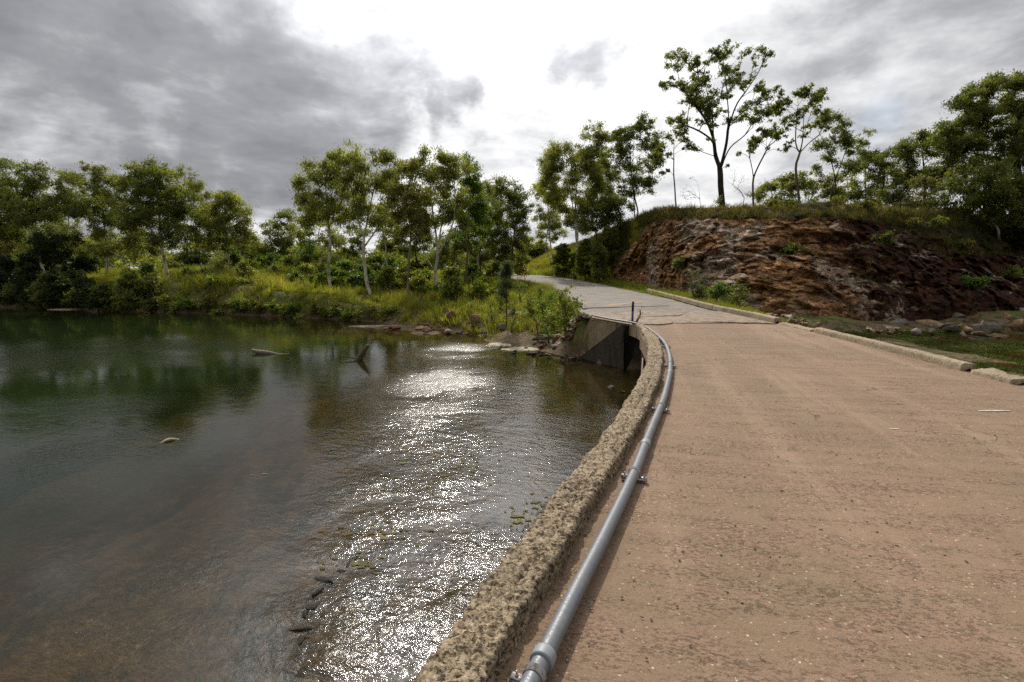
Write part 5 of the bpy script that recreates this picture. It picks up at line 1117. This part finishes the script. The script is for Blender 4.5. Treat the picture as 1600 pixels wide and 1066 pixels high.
for i, px in enumerate(list(range(168, 545, 17)) + [560, 580, 604, 626, 650]):
    wy_ = np.interp(px, [0, 140, 340, 450, 530, 620, 700], [480, 487, 491, 496, 500, 505, 508]); ws = at(px, wy_, WZ)[1]
    shrub('waterline_bush', 'low leafy clump overhanging the waterline of the grassy point', px, wy_ - [20, 27, 15, 23][i % 4], [15, 18, 13][i % 3], ws + .35, [YGR, GUM, BGR, GUM, OLV][i % 5], z=WZ - .02, seed=160 + i, dens=330, L=.2, Wd=.08, cr=.3, fill=1.1, group='low clumps along the waterline of the grassy point')
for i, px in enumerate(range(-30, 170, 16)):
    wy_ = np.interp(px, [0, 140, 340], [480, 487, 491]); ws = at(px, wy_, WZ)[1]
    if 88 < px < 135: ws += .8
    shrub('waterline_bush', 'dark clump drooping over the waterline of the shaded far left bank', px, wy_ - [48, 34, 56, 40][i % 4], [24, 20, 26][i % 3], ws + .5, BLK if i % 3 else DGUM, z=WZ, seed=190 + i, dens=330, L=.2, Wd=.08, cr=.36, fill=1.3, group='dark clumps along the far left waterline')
rs = np.random.RandomState(12)
for i in range(30):
    px = [300, 335, 370, 398, 425, 452, 480, 500, 545, 572, 610, 632, 655, 690, 712, 742][i % 16] + rs.uniform(-12, 12); Y = rs.uniform(38.5, 47) if px < 480 else rs.uniform(36.5, 46)
    shrub('bank_shrub', 'rounded green shrub in the tall grass under the gums of the far bank', px, 0, rs.uniform(13, 24), Y, [BGR, YGR, GUM, BGR, DGUM][i % 5], h=rs.uniform(1.0, 2.1), seed=230 + i, dens=340, L=.19, Wd=.085, cr=.33, fill=1.2, group='rounded shrubs under the far bank gums')
# fence posts far on the grassy point
for i, (px, lb) in enumerate([(302, 'leftmost of the short grey fence posts on the grassy point'), (314, 'tallest of the grey fence posts on the grassy point'), (329, 'third grey fence post from the left, right of the tallest')]):
    d = ray(px, 420); Y = 46.5; bx = d[0] / d[1] * Y; z = gz(bx, Y); h_ = [.75, 1.25, .9][i]
    o = Acc().tube([(bx, Y, z - .1), (bx + .03, Y, z + h_)], [.10, .085], 8).build('fence_post', M['bark_white'], origin=(bx, Y, z)); tag(o, lb, 'post', 'old fence posts')

# ------------------------------------------------------------------ grass
rng = np.random.RandomState(77)
def scatter(n, x0, x1, y0, y1, cond, zf=None):
    X = rng.uniform(x0, x1, n); Y = rng.uniform(y0, y1, n); Zt, D = terrain(X, Y); k = cond(X, Y, Zt, D); return X[k], Y[k], Zt[k], D[k]
rdist = lambda X, Y: sdist(X, Y, ROADP)
YG = [(.215, .24, .036), (.265, .27, .046), (.17, .205, .032), (.28, .255, .075)]
DRYG = [(.22, .17, .075), (.17, .14, .055), (.14, .13, .04)]
# tall tussocks on the point and the bank
X, Y, Zt, D = scatter(12000, -44, 4, 19, 50, lambda X, Y, Z_, D: (D > .05) & (rdist(X, Y) > .35) & (rng.uniform(size=len(X)) < .9) & ~((X > -.8) & (D < 1.3)))
clump = fbm(xy1(X, Y, .9), 601, 3); k = clump > .40; X, Y, Zt, D, clump = X[k], Y[k], Zt[k], D[k], clump[k]
H = (.3 + 1.1 * sst(clump, .42, .68)) * np.where(X > -3.5, .5, np.where(X > -16, .6, .8)) * sst(D, -1.6, 1.2)
grass('bank_grass', X, Y, Zt, H, 26, .13, YG, .022, 1, .5, tone=.25 + 1.35 * fbm(xy1(X, Y, .5), 603, 3), extra='long yellow-green grass on the far river bank')
X, Y, Zt, D = scatter(9000, -44, 4, 18.5, 46, lambda X, Y, Z_, D: (D > .1) & (D < 5) & (rdist(X, Y) > .3) & ~((X > -.5) & (D < 1.3)))
grass('low_grass', X, Y, Zt, np.full(len(X), .28), 18, .14, [(.085, .10, .02), (.12, .12, .03), (.07, .085, .02)] + DRYG[:1], .018, 2, .6, extra='short mixed grass along the river bank')
# beyond, thinner, coarser
X, Y, Zt, D = scatter(5200, -75, 12, 44, 85, lambda X, Y, Z_, D: (D > .5) & (rdist(X, Y) > .5))
grass('meadow_grass', X, Y, Zt, rng.uniform(.3, .7, len(X)), 14, .3, YG, .05, 3, .4, extra='sunlit grass between the trees behind the bank')
# verge by the road, both sides
X, Y, Zt, D = scatter(16000, -12, 11.2, 17.5, 62, lambda X, Y, Z_, D: (rdist(X, Y) > .12) & (rdist(X, Y) < 1.7) & (D > .2) & ~((X > 7) & (Y < 18.3)) & ~((X > -.5) & (X < 6) & (D < 1.3)))
H = .12 + .42 * sst(rdist(X, Y), .1, 1.2) * (.4 + fbm(xy1(X, Y, 1.1), 605, 2))
grass('verge_grass', X, Y, Zt, H, 15, .10, [(.15, .18, .028), (.12, .155, .024), (.18, .18, .05)], .016, 4, .45, extra='bright green grass along both edges of the road')
# on the hill: sample vertices of the hill mesh
def hillpick(n, cond):
    r_ = rng.randint(2, len(rows), n); c_ = rng.randint(0, len(B_), n); Pq = HG[r_, c_] + rng.normal(size=(n, 3)) * [.12, .12, 0]; k = cond(r_, Pq); return Pq[k], r_[k]
isgr = lambda Pq, r: (Pq[:, 1] + 7 * np.minimum(r / NR, 1) + (fbm(np.stack([Pq[:, 0], Pq[:, 1], Pq[:, 2] * 1.6], 1) * .5, 151, 2) - .5) * 4 + 0 * Pq[:, 0]) > rng.uniform(47, 50, len(Pq)) - 9 * ((Pq[:, 0] < 14) & (r > NR))
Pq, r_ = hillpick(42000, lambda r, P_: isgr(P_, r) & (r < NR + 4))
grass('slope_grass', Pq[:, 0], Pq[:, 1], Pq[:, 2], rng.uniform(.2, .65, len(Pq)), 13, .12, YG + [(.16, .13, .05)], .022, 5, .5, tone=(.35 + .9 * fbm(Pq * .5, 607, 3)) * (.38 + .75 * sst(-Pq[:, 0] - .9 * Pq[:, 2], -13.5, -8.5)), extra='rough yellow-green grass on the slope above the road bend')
Pq, r_ = hillpick(60000, lambda r, P_: (~isgr(P_, r)) & (r > NR * .87) & (r < NR + 9) & (P_[:, 0] < 62) & (P_[:, 1] < 60))
grass('lip_grass', Pq[:, 0], Pq[:, 1], Pq[:, 2], rng.uniform(.15, .55, len(Pq)), 13, .12, DRYG + [(.085, .085, .03), (.10, .11, .03)], .02, 6, .5, tone=.5 + .8 * fbm(Pq * .5, 609, 3), extra='dry brownish grass along the top of the cutting')
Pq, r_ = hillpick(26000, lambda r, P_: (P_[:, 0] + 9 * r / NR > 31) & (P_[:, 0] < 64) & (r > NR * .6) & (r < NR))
grass('shade_grass', Pq[:, 0], Pq[:, 1], Pq[:, 2], rng.uniform(.15, .5, len(Pq)), 11, .14, [(.06, .065, .022), (.09, .08, .03), (.05, .06, .02)], .025, 7, .5, extra='dim grass on the shaded slope at the right')  # blade colours lowered, so this slope's shade is painted into the grass
Pq, r_ = hillpick(3000, lambda r, P_: (~isgr(P_, r)) & (r < NR * .87) & (fbm(P_ * .45, 613, 3) > .56) & (P_[:, 0] < 60))
grass('cutting_tufts', Pq[:, 0], Pq[:, 1], Pq[:, 2], rng.uniform(.12, .4, len(Pq)), 14, .10, [(.07, .09, .025), (.13, .11, .045)], .02, 8, .6, extra='scattered grass tufts clinging to the red cutting')
X, Y, Zt, D = scatter(5000, 8.3, 12.5, 16, 31, lambda X, Y, Z_, D: (D > .1) & ~((X < 10) & (Y < 18.5)) & (rng.uniform(size=len(X)) < .5) & (sdist(X, Y, ROADP) > .25))
grass('kerbside_grass', X, Y, Zt, rng.uniform(.1, .4, len(X)), 14, .1, YG[:3] + DRYG[:1], .016, 9, .5, extra='patchy grass behind the right kerb')
# rushes and slime downstream at the right
X, Y, Zt, D = scatter(36000, 9, 34, 8, 27, lambda X, Y, Z_, D: (D < .2) & (Z_ > WZ - .03) & (fbm(xy1(X, Y, .7), 611, 4) > .41))
grass('pool_weed', X, Y, Zt, np.full(len(X), .14), 10, .12, [(.05, .068, .012), (.075, .085, .018), (.035, .05, .01)], .03, 10, .9, extra='matted green water weed in the pool right of the causeway')
for i, (px, py, n, h_, lb) in enumerate([(822, 522, 60, .42, 'rush tuft at the water edge'), (588, 492, 50, .5, 'rush tuft'), (628, 497, 40, .45, 'rush tuft'), (660, 500, 40, .35, 'rush tuft')]):
    c = at(px, py, -1.3); X = c[0] + rng.normal(size=n) * .55; Y = c[1] + rng.normal(size=n) * .3
    o = grass('rush_tuft', X, Y, np.full(n, -1.33), np.full(n, h_), 26, .12, [(.085, .12, .018), (.11, .14, .022)], .016, 30 + i, .35); 
    lb2 = ['green rush tuft at the water edge beside the rubble', 'lush grass mound at the waterline below the tallest white gum', 'second grass mound at the waterline, right of the lush one', 'low grass mound at the waterline by the mud shelf'][i]
    if 'kind' in o: del o['kind']
    tag(o, lb2, 'grass tuft')
# floating weed and litter
A = Acc(); cl = []
for (px, py, rx, ry, n) in [(735, 725, 28, 14, 40), (700, 745, 60, 22, 60), (640, 770, 80, 25, 50), (820, 810, 30, 30, 60), (560, 880, 40, 10, 30), (755, 690, 40, 10, 24), (850, 800, 14, 22, 60), (400, 740, 12, 8, 3), (600, 830, 60, 20, 60), (660, 700, 60, 20, 50)]:
    for _ in range(n):
        c = at(px + rng.normal() * rx * .6, py + rng.normal() * ry * .6, WZ + .006); s_ = abs(rng.normal()) * .013 + .006; k = 7; th = np.linspace(0, 6.283, k, endpoint=False) + rng.uniform(0, 1)
        rr = s_ * rng.uniform(.5, 1.2, k); V = np.c_[c[0] + np.cos(th) * rr * 1.5, c[1] + np.sin(th) * rr, np.full(k, c[2] + .004)]; V = np.r_[V, [[c[0], c[1], c[2] + .012]]]
        A.add(V, None, [[i, (i + 1) % k, k] for i in range(k)], [(.16, .15, .05), (.10, .11, .035), (.09, .075, .045)][rng.randint(3)])
tag(A.build('floating_weed', M['litter']), 'bits of weed floating on the shallows', kind='stuff')
A = Acc()
for _ in range(1300):                                                # grit, twigs and dead leaves on the deck
    yv = rng.uniform(.8, 15) ** 1.0 if rng.uniform() < .5 else rng.uniform(1.4, 5); xl, xr = np.interp(yv, IN[:, 1], IN[:, 0]) + .03, np.interp(yv, RK[:, 1], RK[:, 0]); q = rng.uniform()
    xv = xl + (xr - xl) * (q if rng.uniform() < .8 else q ** 4); s_ = rng.uniform(.002, .008) * (1.6 if rng.uniform() < .05 else 1); th = rng.uniform(0, 3.14)
    colr = [(.30, .22, .14), (.10, .09, .08), (.42, .32, .20), (.13, .10, .07), (.19, .16, .14)][rng.randint(5)]
    if rng.uniform() < .25:                                          # twig or grass stalk
        l_ = rng.uniform(.015, .05); V, Q, T = tube([(xv, yv, .012), (xv + math.cos(th) * l_, yv + math.sin(th) * l_, .016)], .0014, 4); A.add(V, Q, T, (.07, .055, .035))
    else:
        V, T = ICO[2]; kk = rng.uniform(.5, 1.0); ca, sa = math.cos(th), math.sin(th); v_ = V[:, :] * [s_ * 1.3, s_ * kk, s_ * .45]
        A.add(np.c_[v_[:, 0] * ca - v_[:, 1] * sa + xv, v_[:, 0] * sa + v_[:, 1] * ca + yv, v_[:, 2] + .012 + s_ * .15], None, T, colr)
tag(A.build('deck_grit', M['litter']), 'grit, pebbles and twigs scattered over the worn deck', kind='stuff')
print('leaves', nleaf[0])
